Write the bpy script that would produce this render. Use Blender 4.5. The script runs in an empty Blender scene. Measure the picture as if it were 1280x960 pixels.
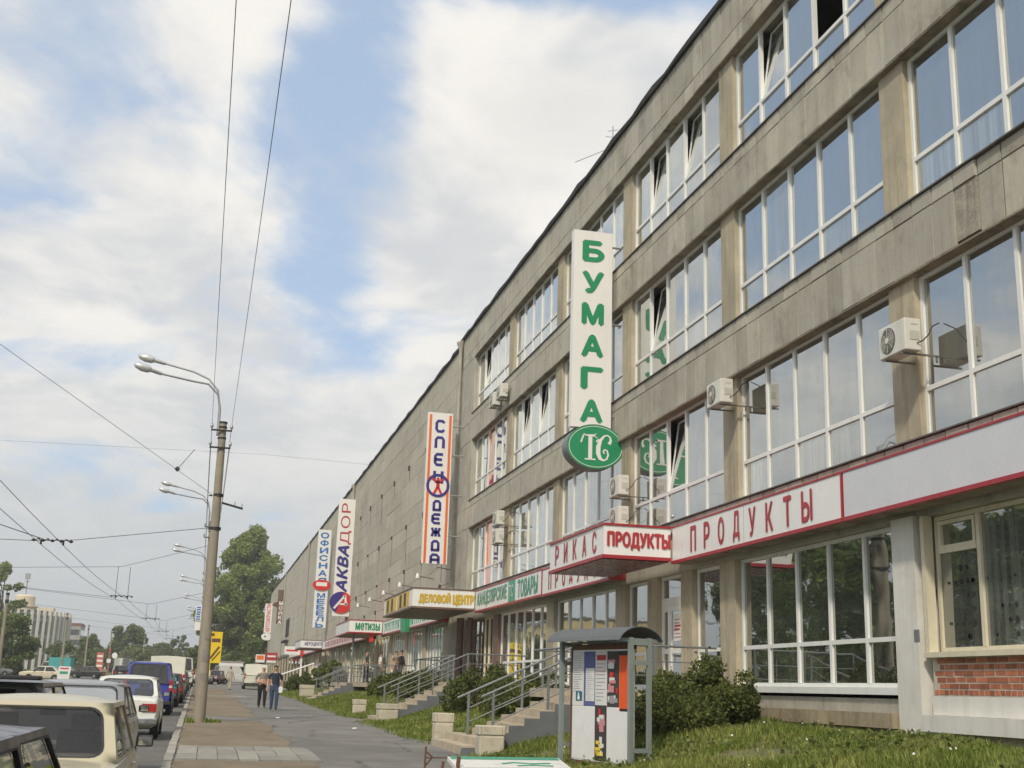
import bpy, bmesh, math, random
import numpy as np
from mathutils import Vector, Matrix, Euler

random.seed(7); RNG = np.random.default_rng(7)
S = bpy.context.scene
C = S.collection
R = math.radians

# ------------------------------------------------------------------ camera, sky, sun, exposure
HAZE = 0.0006
EYE = 1.55                      # eye height over the pavement at the camera
GRADE = 0.0092                  # the street climbs gently away from the camera
def gz(y): return GRADE * min(y, 700.0)

cam_d = bpy.data.cameras.new('camera'); cam = bpy.data.objects.new('camera', cam_d); C.objects.link(cam)
cam_d.sensor_width = 36.0; cam_d.lens = 42.75; cam_d.clip_start = 0.05; cam_d.clip_end = 6000
def aim_camera(pitch, yaw, roll):
    f = Vector((math.sin(yaw)*math.cos(pitch), math.cos(yaw)*math.cos(pitch), math.sin(pitch)))
    r = Vector((math.cos(yaw), -math.sin(yaw), 0)); u = r.cross(f)
    r2 = math.cos(roll)*r + math.sin(roll)*u; u2 = -math.sin(roll)*r + math.cos(roll)*u
    m = Matrix((r2, u2, -f)).transposed().to_4x4(); m.translation = (0, 0, EYE); cam.matrix_world = m
aim_camera(0.24664, 0.23425, 0.03056)
S.camera = cam

SUN_ELEV, SUN_AZ = R(42), R(-150)      # azimuth from +Y towards +X: the sun stands behind and left of the camera
sd = Vector((math.sin(SUN_AZ)*math.cos(SUN_ELEV), math.cos(SUN_AZ)*math.cos(SUN_ELEV), math.sin(SUN_ELEV)))
sl = bpy.data.lights.new('sun', 'SUN'); sl.energy = 2.0; sl.angle = R(4.0); sl.color = (1.0, 0.90, 0.74)
so = bpy.data.objects.new('sun', sl); C.objects.link(so); so.rotation_euler = sd.to_track_quat('Z', 'Y').to_euler()

S.view_settings.view_transform = 'Standard'; S.view_settings.look = 'None'
S.view_settings.exposure = 0.40; S.view_settings.gamma = 1.0

class NT:                                # small node helper
    def __init__(s, tree): s.t = tree; s.n = tree.nodes; s.l = tree.links
    def add(s, typ, **kw):
        n = s.n.new(typ)
        for k, v in kw.items():
            if k.startswith('i_'):
                key = k[2:]; key = int(key) if key.isdigit() else key
                s.set(n.inputs[key], v)
            else: setattr(n, k, v)
        return n
    def set(s, sock, v):
        if isinstance(v, bpy.types.NodeSocket): s.l.new(v, sock)
        else: sock.default_value = v
    def math(s, op, a, b=0.0, c=0.0, clamp=False):
        n = s.n.new('ShaderNodeMath'); n.operation = op; n.use_clamp = clamp
        s.set(n.inputs[0], a); s.set(n.inputs[1], b); s.set(n.inputs[2], c); return n.outputs[0]
    def vmath(s, op, a, b=(0, 0, 0)):
        n = s.n.new('ShaderNodeVectorMath'); n.operation = op
        s.set(n.inputs[0], a); s.set(n.inputs[1], b); return n
    def mix(s, f, a, b, mode='MIX'):
        n = s.n.new('ShaderNodeMix'); n.data_type = 'RGBA'; n.blend_type = mode
        s.set(n.inputs[0], f); s.set(n.inputs[6], a); s.set(n.inputs[7], b); return n.outputs[2]
    def noise(s, vec, scale, detail=3.0, rough=0.55):
        n = s.n.new('ShaderNodeTexNoise'); s.set(n.inputs['Vector'], vec)
        n.inputs['Scale'].default_value = scale; n.inputs['Detail'].default_value = detail
        n.inputs['Roughness'].default_value = rough; return n.outputs['Fac']
    def ramp(s, f, lo, hi, a=0.0, b=1.0, smooth=True):
        n = s.n.new('ShaderNodeMapRange'); n.interpolation_type = 'SMOOTHSTEP' if smooth else 'LINEAR'
        s.set(n.inputs[0], f); n.inputs[1].default_value = lo; n.inputs[2].default_value = hi
        n.inputs[3].default_value = a; n.inputs[4].default_value = b; return n.outputs[0]

W = bpy.data.worlds.new('World'); S.world = W; W.use_nodes = True
def build_sky():
    t = NT(W.node_tree); t.n.clear()
    sky = t.add('ShaderNodeTexSky', sky_type='NISHITA', sun_disc=False, sun_elevation=SUN_ELEV, sun_rotation=SUN_AZ,
                air_density=1.0, dust_density=2.5, ozone_density=1.0)
    tc = t.add('ShaderNodeTexCoord'); d = t.vmath('NORMALIZE', tc.outputs['Generated']).outputs[0]
    sep = t.add('ShaderNodeSeparateXYZ', i_0=d); z = sep.outputs[2]
    # cloud layer: the direction laid out on a flat deck overhead
    k = t.math('DIVIDE', 1.0, t.math('ADD', t.math('MAXIMUM', z, 0.0), 0.22))
    p = t.vmath('SCALE', d); t.set(p.inputs['Scale'], k); p = p.outputs[0]
    warp = t.add('ShaderNodeTexNoise', i_Vector=p, i_Scale=1.6, i_Detail=2.0)
    wv = t.vmath('SCALE', t.vmath('SUBTRACT', warp.outputs['Color'], (0.5, 0.5, 0.5)).outputs[0]); wv.inputs['Scale'].default_value = 0.35
    p2 = t.vmath('ADD', p, wv.outputs[0]).outputs[0]
    n1 = t.noise(p2, 2.7, 8.0, 0.57)
    cover = t.math('ADD', n1, 0.135)
    # openings and thick banks: (azimuth deg from +Y towards +X, elevation deg, radius, weight)
    for az, el, rad, wgt in SKY_SPOTS:
        v = Vector((math.sin(R(az))*math.cos(R(el)), math.cos(R(az))*math.cos(R(el)), math.sin(R(el))))
        dd = t.vmath('DISTANCE', t.vmath('ADD', d, t.vmath('MULTIPLY', wv.outputs[0], (0.25, 0.25, 0.25)).outputs[0]).outputs[0], tuple(v)).outputs['Value']
        g = t.math('POWER', 2.718, t.math('MULTIPLY', t.math('MULTIPLY', dd, dd), -1.0/(rad*rad)))
        cover = t.math('ADD', cover, t.math('MULTIPLY', g, wgt))
    low = t.ramp(z, 0.02, 0.20, 0.22, 0.0)
    cover = t.math('ADD', cover, low)
    mask = t.ramp(cover, 0.47, 0.69)
    # cloud body: bright tops, grey bellies
    n2 = t.noise(t.vmath('ADD', p2, (0.13, 0.21, 0.0)).outputs[0], 3.2, 5.0, 0.6)
    body = t.mix(t.ramp(n2, 0.36, 0.62), (0.53, 0.54, 0.55, 1), (0.745, 0.72, 0.675, 1))
    body = t.mix(t.ramp(cover, 0.80, 1.20), body, (0.635, 0.62, 0.59, 1))
    body = t.mix(t.ramp(z, 0.03, 0.30, 1.0, 0.0), body, (0.485, 0.505, 0.515, 1))
    skyc = t.vmath('SCALE', sky.outputs[0]); skyc.inputs['Scale'].default_value = 0.15
    blue = t.mix(0.72, skyc.outputs[0], (0.37, 0.465, 0.60, 1))
    col = t.mix(t.math('MULTIPLY', mask, 0.96), blue, body)
    col = t.mix(t.ramp(z, -0.12, 0.0, 1.0, 0.0), col, (0.30, 0.29, 0.26, 1))
    bg = t.add('ShaderNodeBackground', i_Color=col, i_Strength=1.0)
    out = t.add('ShaderNodeOutputWorld'); t.l.new(bg.outputs[0], out.inputs[0])
SKY_SPOTS = [(5.5, 26, .07, -.27), (3.8, 20, .055, -.24), (3.2, 31, .06, -.20), (-8, 30, .05, -.10), (7, 15.5, .05, -.16), (-9, 21, .035, -.06),
             (20, 32.5, .05, -.26), (13, 33, .05, -.20), (26, 32, .05, -.2), (-3, 33, .06, -.08), (-6, 26, .05, -.10),
             (14, 25, .10, .24), (17, 27, .06, .20), (-5, 22, .09, .10), (11, 28, .06, .16), (-2, 29, .06, .14), (11, 20, .08, .14), (0, 13, .10, .12), (10, 12, .1, .1),
             (-34, 34, .20, -.26), (-40, 24, .14, -.18), (-22, 10, .12, .15), (-30, 13, .12, .12)]
build_sky()

# ------------------------------------------------------------------ object helpers
def thing(name, label, cat, loc=(0, 0, 0), rz=0.0, group=None, kind=None):
    o = bpy.data.objects.new(name, None); C.objects.link(o); o.empty_display_size = 0.2
    o.location = loc; o.rotation_euler = (0, 0, rz); tag(o, label, cat, group, kind); return o
def tag(o, label=None, cat=None, group=None, kind=None):
    if label: o['label'] = label
    if cat: o['category'] = cat
    if group: o['group'] = group
    if kind: o['kind'] = kind
    return o
def mat_of(o):
    return Matrix.LocRotScale(o.location, o.rotation_euler, None)
def link(o, parent=None, world=False):
    C.objects.link(o)
    if parent is not None:
        o.parent = parent
        if world: o.matrix_parent_inverse = mat_of(parent).inverted()
    return o
def new_obj(name, me, parent=None, world=False, loc=None, rot=None):
    o = bpy.data.objects.new(name, me); link(o, parent, world)
    if loc is not None: o.location = loc
    if rot is not None: o.rotation_euler = rot
    return o
def copy_tree(o, parent=None):
    c = o.copy(); C.objects.link(c)
    if parent is not None: c.parent = parent
    for ch in o.children: copy_tree(ch, c)
    return c

class MB:                                # collects faces, builds ONE mesh
    def __init__(s): s.v = []; s.f = []; s.m = []
    def quad(s, a, b, c, d, m=0):
        i = len(s.v); s.v += [tuple(a), tuple(b), tuple(c), tuple(d)]; s.f.append((i, i+1, i+2, i+3)); s.m.append(m); return s
    def poly(s, pts, m=0):
        i = len(s.v); s.v += [tuple(p) for p in pts]; s.f.append(tuple(range(i, i+len(pts)))); s.m.append(m); return s
    def box(s, x0, x1, y0, y1, z0, z1, m=0, dz=None):
        i = len(s.v)
        s.v += [(x0,y0,z0),(x1,y0,z0),(x1,y1,z0),(x0,y1,z0),(x0,y0,z1),(x1,y0,z1),(x1,y1,z1),(x0,y1,z1)]
        for q in ((0,3,2,1),(4,5,6,7),(0,1,5,4),(1,2,6,5),(2,3,7,6),(3,0,4,7)):
            s.f.append(tuple(i+a for a in q)); s.m.append(m)
        return s
    def obox(s, c, ax, ay, az, m=0):     # oriented box: centre and three half-axis vectors
        c, ax, ay, az = map(Vector, (c, ax, ay, az)); i = len(s.v)
        for k in (-1, 1):
            for a, b in ((-1,-1),(1,-1),(1,1),(-1,1)): s.v.append(tuple(c + a*ax + b*ay + k*az))
        for q in ((0,3,2,1),(4,5,6,7),(0,1,5,4),(1,2,6,5),(2,3,7,6),(3,0,4,7)):
            s.f.append(tuple(i+a for a in q)); s.m.append(m)
        return s
    def bar(s, a, b, w, h=None, m=0):    # square bar between two points
        a, b = Vector(a), Vector(b); d = (b-a); L = d.length; d = d/L; h = h or w
        up = Vector((0,0,1)) if abs(d.z) < .95 else Vector((0,1,0)); x = d.cross(up).normalized(); y = x.cross(d)
        return s.obox((a+b)/2, x*w/2, d*L/2, y*h/2, m)
    def tube(s, pts, r, n=8, m=0, cap=True):
        pts = [Vector(p) for p in pts]; rs = r if isinstance(r, (list, tuple)) else [r]*len(pts)
        i0 = len(s.v); prev = None
        for k, p in enumerate(pts):
            d = (pts[min(k+1, len(pts)-1)] - pts[max(k-1, 0)]).normalized()
            if prev is None:
                a = Vector((0,0,1)) if abs(d.z) < .9 else Vector((1,0,0)); x = d.cross(a).normalized()
            else: x = (prev - d*prev.dot(d)).normalized()
            prev = x; y = d.cross(x)
            for j in range(n):
                t = 2*math.pi*j/n; s.v.append(tuple(p + (x*math.cos(t) + y*math.sin(t))*rs[k]))
        for k in range(len(pts)-1):
            for j in range(n):
                a = i0+k*n+j; b = i0+k*n+(j+1) % n; s.f.append((a, b, b+n, a+n)); s.m.append(m)
        if cap:
            s.f.append(tuple(i0+j for j in reversed(range(n)))); s.m.append(m)
            e = i0+(len(pts)-1)*n; s.f.append(tuple(e+j for j in range(n))); s.m.append(m)
        return s
    def prism(s, poly, o, u, v, t, m=0):  # flat outline (2-D points) in the plane o,u,v with thickness vector t
        o, u, v, t = map(Vector, (o, u, v, t)); n = len(poly); i = len(s.v)
        for k in (0, 1):
            for a, b in poly: s.v.append(tuple(o + u*a + v*b + t*k))
        s.f.append(tuple(i+j for j in reversed(range(n)))); s.f.append(tuple(i+n+j for j in range(n))); s.m += [m, m]
        for j in range(n):
            a, b = i+j, i+(j+1) % n; s.f.append((a, b, b+n, a+n)); s.m.append(m)
        return s
    def stroke(s, pts, w, o, u, v, t, m=0):  # flat ribbon letter stroke along 2-D points
        P = [Vector((a, b)) for a, b in pts]; n = len(P); L, Rr = [], []
        for k, p in enumerate(P):
            d = (P[min(k+1, n-1)] - P[max(k-1, 0)]).normalized(); nn = Vector((-d.y, d.x))
            ww = (w[k] if isinstance(w, (list, tuple)) else w)/2; L.append(p+nn*ww); Rr.append(p-nn*ww)
        for k in range(n-1): s.prism([Rr[k], Rr[k+1], L[k+1], L[k]], o, u, v, t, m)
        return s
    def mesh(s, name, mats, smooth=None, weld=0.0):
        me = bpy.data.meshes.new(name); me.from_pydata(s.v, [], s.f)
        for mt in (mats if isinstance(mats, (list, tuple)) else [mats]): me.materials.append(mt)
        if any(s.m): me.polygons.foreach_set('material_index', s.m)
        bm = bmesh.new(); bm.from_mesh(me)
        if weld: bmesh.ops.remove_doubles(bm, verts=bm.verts, dist=weld)
        bmesh.ops.recalc_face_normals(bm, faces=bm.faces); bm.to_mesh(me); bm.free()
        if smooth is not None:
            me.polygons.foreach_set('use_smooth', [True]*len(me.polygons)); me.set_sharp_from_angle(angle=R(smooth))
        me.update(); return me
    def build(s, name, mats, parent=None, world=False, smooth=None, loc=None, rot=None):
        return new_obj(name, s.mesh(name, mats, smooth), parent, world, loc, rot)

def arr_mesh(name, verts, faces, mat, mats_idx=None):
    me = bpy.data.meshes.new(name); k = faces.shape[1]
    me.vertices.add(len(verts)); me.vertices.foreach_set('co', verts.astype(np.float32).ravel())
    me.loops.add(faces.size); me.loops.foreach_set('vertex_index', faces.astype(np.int32).ravel())
    me.polygons.add(len(faces)); me.polygons.foreach_set('loop_start', np.arange(0, faces.size, k, dtype=np.int32))
    for m in (mat if isinstance(mat, (list, tuple)) else [mat]): me.materials.append(m)
    if mats_idx is not None: me.polygons.foreach_set('material_index', mats_idx.astype(np.int32))
    me.update(calc_edges=True); return me

# ------------------------------------------------------------------ materials
def M(name, col, rough=0.7, var=0.15, scale=2.0, bump=0.0, bscale=30.0, metal=0.0, spec=0.5, rnd=0.0, streak=0.0,
      stain=None, stain_amt=0.0, stain_scale=0.7, emit=None, cracks=0.0, coat=0.0, hue=None, hue_amt=0.0, hue_scale=0.4):
    m = bpy.data.materials.new(name); m.use_nodes = True; t = NT(m.node_tree); t.n.clear()
    geo = t.add('ShaderNodeNewGeometry'); pos = geo.outputs['Position']
    c4 = (*col, 1); c = c4
    if var > 0:
        n = t.noise(pos, scale, 5.0, 0.6); f = t.ramp(n, 0.25, 0.75, 1-var, 1+var, smooth=False)
        cc = t.add('ShaderNodeVectorMath', operation='SCALE', i_0=col); t.set(cc.inputs['Scale'], f); c = cc.outputs[0]
        n3 = t.noise(pos, scale*11, 3.0, 0.6); f3 = t.ramp(n3, 0.25, 0.75, 1-var*.45, 1+var*.45, smooth=False)
        cc = t.add('ShaderNodeVectorMath', operation='SCALE', i_0=c); t.set(cc.inputs['Scale'], f3); c = cc.outputs[0]
    if hue is not None:
        c = t.mix(t.math('MULTIPLY', t.ramp(t.noise(t.vmath('ADD', pos, (3.1, 7.7, 1.3)).outputs[0], hue_scale, 4.0, 0.6), 0.38, 0.66), hue_amt), c, (*hue, 1))
    if rnd > 0:
        oi = t.add('ShaderNodeObjectInfo'); f = t.ramp(oi.outputs['Random'], 0, 1, 1-rnd, 1+rnd*.8, smooth=False)
        cc = t.add('ShaderNodeVectorMath', operation='SCALE', i_0=c); t.set(cc.inputs['Scale'], f); c = cc.outputs[0]
    if streak > 0:
        sc = t.vmath('MULTIPLY', pos, (3.0, 3.0, 0.22)).outputs[0]
        f = t.ramp(t.noise(sc, 1.6, 5.0, 0.65), 0.46, 0.74, 0.0, streak)
        c = t.mix(f, c, (*(stain or (0.09, 0.075, 0.055)), 1))
    if stain_amt > 0:
        f = t.ramp(t.noise(t.vmath('ADD', pos, (11.3, 4.2, 8.8)).outputs[0], stain_scale, 6.0, 0.65), 0.52, 0.72, 0.0, stain_amt)
        c = t.mix(f, c, (*(stain or (0.09, 0.075, 0.055)), 1))
    if cracks > 0:
        wv = t.add('ShaderNodeTexNoise', i_Vector=pos, i_Scale=1.3, i_Detail=4.0)
        pw = t.vmath('ADD', pos, t.vmath('MULTIPLY', wv.outputs['Color'], (.7, .7, 0)).outputs[0]).outputs[0]
        vo = t.add('ShaderNodeTexVoronoi', feature='DISTANCE_TO_EDGE', i_Vector=pw, i_Scale=0.33)
        gate = t.ramp(t.noise(pos, .45, 3.0), .38, .55)
        c = t.mix(t.math('MULTIPLY', t.math('MULTIPLY', t.ramp(vo.outputs['Distance'], .004, .019, 1, 0), gate), cracks), c, (.05, .047, .04, 1))
        vp = t.add('ShaderNodeTexVoronoi', i_Vector=pw, i_Scale=0.22); sc_ = t.add('ShaderNodeSeparateColor', i_0=vp.outputs['Color'])
        c = t.mix(t.ramp(sc_.outputs[0], .72, .76, 0, .35), c, (.13, .128, .12, 1))
    b = t.add('ShaderNodeBsdfPrincipled'); t.set(b.inputs['Base Color'], c)
    rv = t.ramp(t.noise(pos, scale*3, 3.0), 0.3, 0.7, max(rough-.08, 0.02), min(rough+.08, 1.0)) if rough > .12 else rough
    t.set(b.inputs['Roughness'], rv); b.inputs['Metallic'].default_value = metal
    b.inputs['Specular IOR Level'].default_value = spec; b.inputs['Coat Weight'].default_value = coat
    b.inputs['Coat Roughness'].default_value = 0.06
    if bump > 0:
        bn = t.add('ShaderNodeBump', i_Strength=bump, i_Distance=0.02, i_Height=t.noise(pos, bscale, 5.0, 0.65)); t.l.new(bn.outputs[0], b.inputs['Normal'])
    if emit: b.inputs['Emission Color'].default_value = (*emit[:3], 1); b.inputs['Emission Strength'].default_value = emit[3]
    o = t.add('ShaderNodeOutputMaterial'); t.l.new(b.outputs[0], o.inputs[0]); return m

def glass(name, base, mirror=0.34, rough=0.015, wobble=0.012, dirt=0.06, fm=1.5):
    # dark building glazing: a mirror-like coat over the unlit room behind it
    m = bpy.data.materials.new(name); m.use_nodes = True; t = NT(m.node_tree); t.n.clear()
    geo = t.add('ShaderNodeNewGeometry'); pos = geo.outputs['Position']
    lw = t.add('ShaderNodeFresnel', i_IOR=1.52)
    f = t.math('ADD', t.math('MULTIPLY', lw.outputs[0], fm), mirror, clamp=True)
    oi = t.add('ShaderNodeObjectInfo')
    bc = t.add('ShaderNodeVectorMath', operation='SCALE', i_0=base); t.set(bc.inputs['Scale'], t.ramp(oi.outputs['Random'], 0, 1, .6, 1.4))
    fo = t.ramp(t.noise(t.vmath('MULTIPLY', pos, (7, 7, .25)).outputs[0], 1.0, 3.0, .7), .35, .65, .6, 1.5)
    b2 = t.add('ShaderNodeVectorMath', operation='SCALE', i_0=bc.outputs[0]); t.set(b2.inputs['Scale'], fo)
    df = t.add('ShaderNodeBsdfDiffuse', i_Color=b2.outputs[0])
    gl = t.add('ShaderNodeBsdfGlossy', i_Roughness=rough, i_Color=(0.92, 0.95, 0.94, 1))
    bn = t.add('ShaderNodeBump', i_Strength=wobble, i_Distance=0.5, i_Height=t.noise(pos, 0.9, 1.5)); t.l.new(bn.outputs[0], gl.inputs['Normal'])
    mx = t.add('ShaderNodeMixShader', i_0=f); t.l.new(df.outputs[0], mx.inputs[1]); t.l.new(gl.outputs[0], mx.inputs[2])
    d2 = t.add('ShaderNodeBsdfDiffuse', i_Color=(0.35, 0.34, 0.30, 1))
    fd = t.ramp(t.noise(t.vmath('MULTIPLY', pos, (1, 1, .4)).outputs[0], 1.7, 4.0), 0.4, 0.8, dirt*.3, dirt*1.6)
    m2 = t.add('ShaderNodeMixShader', i_0=fd); t.l.new(mx.outputs[0], m2.inputs[1]); t.l.new(d2.outputs[0], m2.inputs[2])
    o = t.add('ShaderNodeOutputMaterial'); t.l.new(m2.outputs[0], o.inputs[0]); return m
def clear_glass(name, tint=(0.55, 0.62, 0.62), mirror=0.10):
    m = bpy.data.materials.new(name); m.use_nodes = True; t = NT(m.node_tree); t.n.clear()
    lw = t.add('ShaderNodeFresnel', i_IOR=1.5); f = t.math('ADD', t.math('MULTIPLY', lw.outputs[0], 1.4), mirror, clamp=True)
    tr = t.add('ShaderNodeBsdfTransparent', i_Color=(*tint, 1)); gl = t.add('ShaderNodeBsdfGlossy', i_Roughness=0.02)
    mx = t.add('ShaderNodeMixShader', i_0=f); t.l.new(tr.outputs[0], mx.inputs[1]); t.l.new(gl.outputs[0], mx.inputs[2])
    o = t.add('ShaderNodeOutputMaterial'); t.l.new(mx.outputs[0], o.inputs[0]); return m
def leafy(name, a, b, rough=0.6, trans=0.38, scale=0.7):
    m = bpy.data.materials.new(name); m.use_nodes = True; t = NT(m.node_tree); t.n.clear()
    geo = t.add('ShaderNodeNewGeometry'); pos = geo.outputs['Position']
    f = t.ramp(t.noise(pos, scale, 4.0, 0.7), 0.3, 0.7); c = t.mix(f, (*a, 1), (*b, 1))
    f2 = t.ramp(geo.outputs['Random Per Island'], 0, 1, .65, 1.4)
    cc = t.add('ShaderNodeVectorMath', operation='SCALE', i_0=c); t.set(cc.inputs['Scale'], f2); c = cc.outputs[0]
    d = t.add('ShaderNodeBsdfPrincipled', i_Roughness=rough); t.set(d.inputs['Base Color'], c); d.inputs['Specular IOR Level'].default_value = 0.3
    tl = t.add('ShaderNodeBsdfTranslucent'); t.set(tl.inputs['Color'], c)
    mx = t.add('ShaderNodeMixShader', i_0=trans); t.l.new(d.outputs[0], mx.inputs[1]); t.l.new(tl.outputs[0], mx.inputs[2])
    o = t.add('ShaderNodeOutputMaterial'); t.l.new(mx.outputs[0], o.inputs[0]); return m

mt = {}
mt['panel'] = M('panel stone', (0.435, 0.41, 0.335), .85, .20, .9, .3, 60, rnd=.17, streak=.28, stain=(.15, .125, .09), stain_amt=.42, stain_scale=1.1, hue=(.40, .385, .34), hue_amt=.6)
mt['concrete'] = M('concrete', (0.43, 0.41, 0.345), .9, .18, 1.2, .35, 50, streak=.35, stain=(.13, .11, .08), stain_amt=.4)
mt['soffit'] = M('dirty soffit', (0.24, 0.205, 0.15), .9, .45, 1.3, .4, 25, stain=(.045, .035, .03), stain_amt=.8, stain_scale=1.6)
mt['pilaster'] = M('pilaster', (0.46, 0.405, 0.29), .88, .18, 1.0, .3, 45, streak=.55, stain=(.19, .15, .095), hue=(.30, .27, .21), hue_amt=.6, hue_scale=.8)
mt['wallpanel'] = M('wall panel', (0.475, 0.445, 0.365), .88, .14, .5, .2, 30, rnd=.09, streak=.35, stain=(.22, .19, .14), stain_amt=.25, stain_scale=.15)
mt['joint'] = M('joint', (0.25, 0.23, 0.185), .95, .25, 3)
mt['gap'] = M('open joint', (0.10, 0.088, 0.065), .95, .3, 3)
mt['dark'] = M('dark interior', (0.035, 0.035, 0.032), .9, .2)
mt['roof'] = M('bitumen', (0.03, 0.03, 0.032), .8, .3, 4, .3)
mt['flash'] = M('flashing', (0.16, 0.15, 0.135), .5, .3, 3, metal=.5)
mt['white'] = M('window plastic', (0.78, 0.79, 0.76), .35, .05, 2, streak=.18, stain=(.45, .42, .35))
mt['cream'] = M('cream paint', (0.66, 0.61, 0.46), .5, .1, 2, .15, streak=.3, stain=(.38, .31, .2))
mt['whitewash'] = M('whitewash', (0.68, 0.67, 0.62), .85, .08, 1.5, .25, 40, streak=.3, stain=(.4, .37, .3), stain_amt=.3)
mt['brown'] = M('brown paint', (0.16, 0.10, 0.075), .5, .2, 3)
mt['weather'] = M('weathered ledge', (0.36, 0.30, 0.20), .9, .3, 1.5, .5, 40, streak=.5, stain=(.18, .13, .08))
mt['brick'] = M('brick', (0.40, 0.14, 0.075), .85, .3, 9, .4, 60, rnd=.35)
mt['mortar'] = M('mortar', (0.52, 0.47, 0.38), .95, .15, 8, .4)
G = mt['glass'] = glass('window glass', (0.040, 0.045, 0.043), .38, dirt=.13)
mt['glass_pale'] = glass('window glass with blind and painted sky reflection', (0.26, 0.27, 0.24), .34, dirt=.18)  # pale base colour holds both blinds and the white sky's reflection
mt['glass_orange'] = glass('window glass with orange blind', (0.55, 0.12, 0.05), .12)
mt['glass_shop'] = glass('shop glass', (0.022, 0.026, 0.022), .32, dirt=.05)
mt['glass_poster'] = glass('glass with green film', (0.16, 0.27, 0.22), .14)
mt['glass_net'] = glass('glass with grey net', (0.10, 0.11, 0.10), .20)
mt['sign'] = M('sign white', (0.80, 0.80, 0.78), .35, .03, 2, streak=.12, stain=(.55, .53, .48))
mt['signgrey'] = M('sign blank', (0.62, 0.63, 0.67), .3, .03, 2)
mt['red'] = M('sign red', (0.36, 0.025, 0.035), .4, .08)
mt['letter_red'] = M('letter red', (0.42, 0.035, 0.045), .45, .05)
mt['green'] = M('letter green', (0.02, 0.27, 0.12), .4, .05)
mt['palegreen'] = M('letter pale green', (0.05, 0.34, 0.22), .4, .05)
mt['gold'] = M('letter gold', (0.62, 0.42, 0.03), .4, .05)
mt['navy'] = M('letter navy', (0.045, 0.035, 0.22), .4, .05)
mt['blue'] = M('letter blue', (0.03, 0.17, 0.50), .4, .05)
mt['orange'] = M('sign orange', (0.78, 0.17, 0.035), .45, .05)
mt['redbright'] = M('sign bright red', (0.62, 0.03, 0.03), .4, .05)
mt['yellow'] = M('sign yellow', (0.80, 0.58, 0.02), .45, .05)
mt['black'] = M('black', (0.02, 0.02, 0.022), .5, .1)
mt['steel'] = M('galvanised', (0.40, 0.41, 0.41), .45, .15, 5, metal=.6)
mt['pipe'] = M('drain pipe', (0.40, 0.38, 0.32), .55, .2, 2, streak=.4, stain=(.2, .15, .09))
mt['greypaint'] = M('grey paint', (0.17, 0.185, 0.195), .45, .12, 4, streak=.2)
mt['boardpaint'] = M('grey green paint', (0.23, 0.27, 0.26), .45, .1, 4, streak=.25, stain=(.1, .08, .05))
mt['step'] = M('sandy step', (0.47, 0.40, 0.30), .9, .15, 3, .3, 60, stain=(.2, .16, .12), stain_amt=.35, stain_scale=2)
mt['stringer'] = M('stringer paint', (0.13, 0.14, 0.155), .7, .15, 3, .2)
mt['urn'] = M('pale concrete', (0.52, 0.48, 0.38), .9, .12, 4, .4, 70, stain=(.2, .17, .12), stain_amt=.4, stain_scale=2.5)
mt['asphalt'] = M('pavement asphalt', (0.215, 0.208, 0.193), .9, .22, .8, .35, 120, stain=(.28, .26, .22), stain_amt=.5, stain_scale=.35, hue=(.13, .125, .115), hue_amt=.5, cracks=.8)
mt['road'] = M('road asphalt', (0.13, 0.125, 0.115), .85, .18, .6, .35, 100, stain=(.19, .175, .15), stain_amt=.5, stain_scale=.4)
mt['dirt'] = M('trodden earth', (0.205, 0.163, 0.112), .95, .3, 1.2, .5, 60, stain=(.17, .13, .085), stain_amt=.6, stain_scale=.6, hue=(.26, .22, .16), hue_amt=.6)
mt['kerb'] = M('kerb stone', (0.36, 0.34, 0.30), .9, .18, 2, .3, 60, rnd=.12, stain_amt=.3)
mt['slab'] = M('paving slab', (0.30, 0.285, 0.25), .9, .16, 3, .3, 60, rnd=.16, stain_amt=.3)
mt['soil'] = M('bank soil', (0.13, 0.15, 0.055), .95, .3, 1.5, .5, 40, hue=(.20, .16, .10), hue_amt=.7, hue_scale=.6)
mt['lawn'] = M('far lawn', (0.10, 0.15, 0.03), .95, .3, .6, .3, 10)
mt['earth'] = M('open ground', (0.14, 0.14, 0.085), .95, .25, .2, .3, 5)
mt['rust'] = M('rust', (0.14, 0.07, 0.045), .85, .3, 12, .4)
mt['pole'] = M('pole concrete', (0.30, 0.265, 0.21), .9, .14, 1.5, .3, 60, streak=.35, stain=(.17, .14, .10))
mt['skin'] = M('skin', (0.50, 0.29, 0.20), .55, .06)
mt['bark'] = M('bark', (0.13, 0.105, 0.075), .95, .3, 6, .6, 30)
mt['leaf_poplar'] = leafy('poplar leaves', (0.185, 0.240, 0.060), (0.320, 0.375, 0.115), scale=.25)
mt['leaf_dark'] = leafy('dark leaves', (0.110, 0.155, 0.045), (0.190, 0.240, 0.075), scale=.3)
mt['leaf_light'] = leafy('light leaves', (0.125, 0.160, 0.040), (0.200, 0.225, 0.075), scale=.3)
mt['leaf_shrub'] = leafy('shrub leaves', (0.075, 0.105, 0.026), (0.185, 0.205, 0.060), scale=1.6)
mt['grass'] = leafy('grass', (0.135, 0.195, 0.030), (0.295, 0.315, 0.090), scale=.8, trans=.35)
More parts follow.
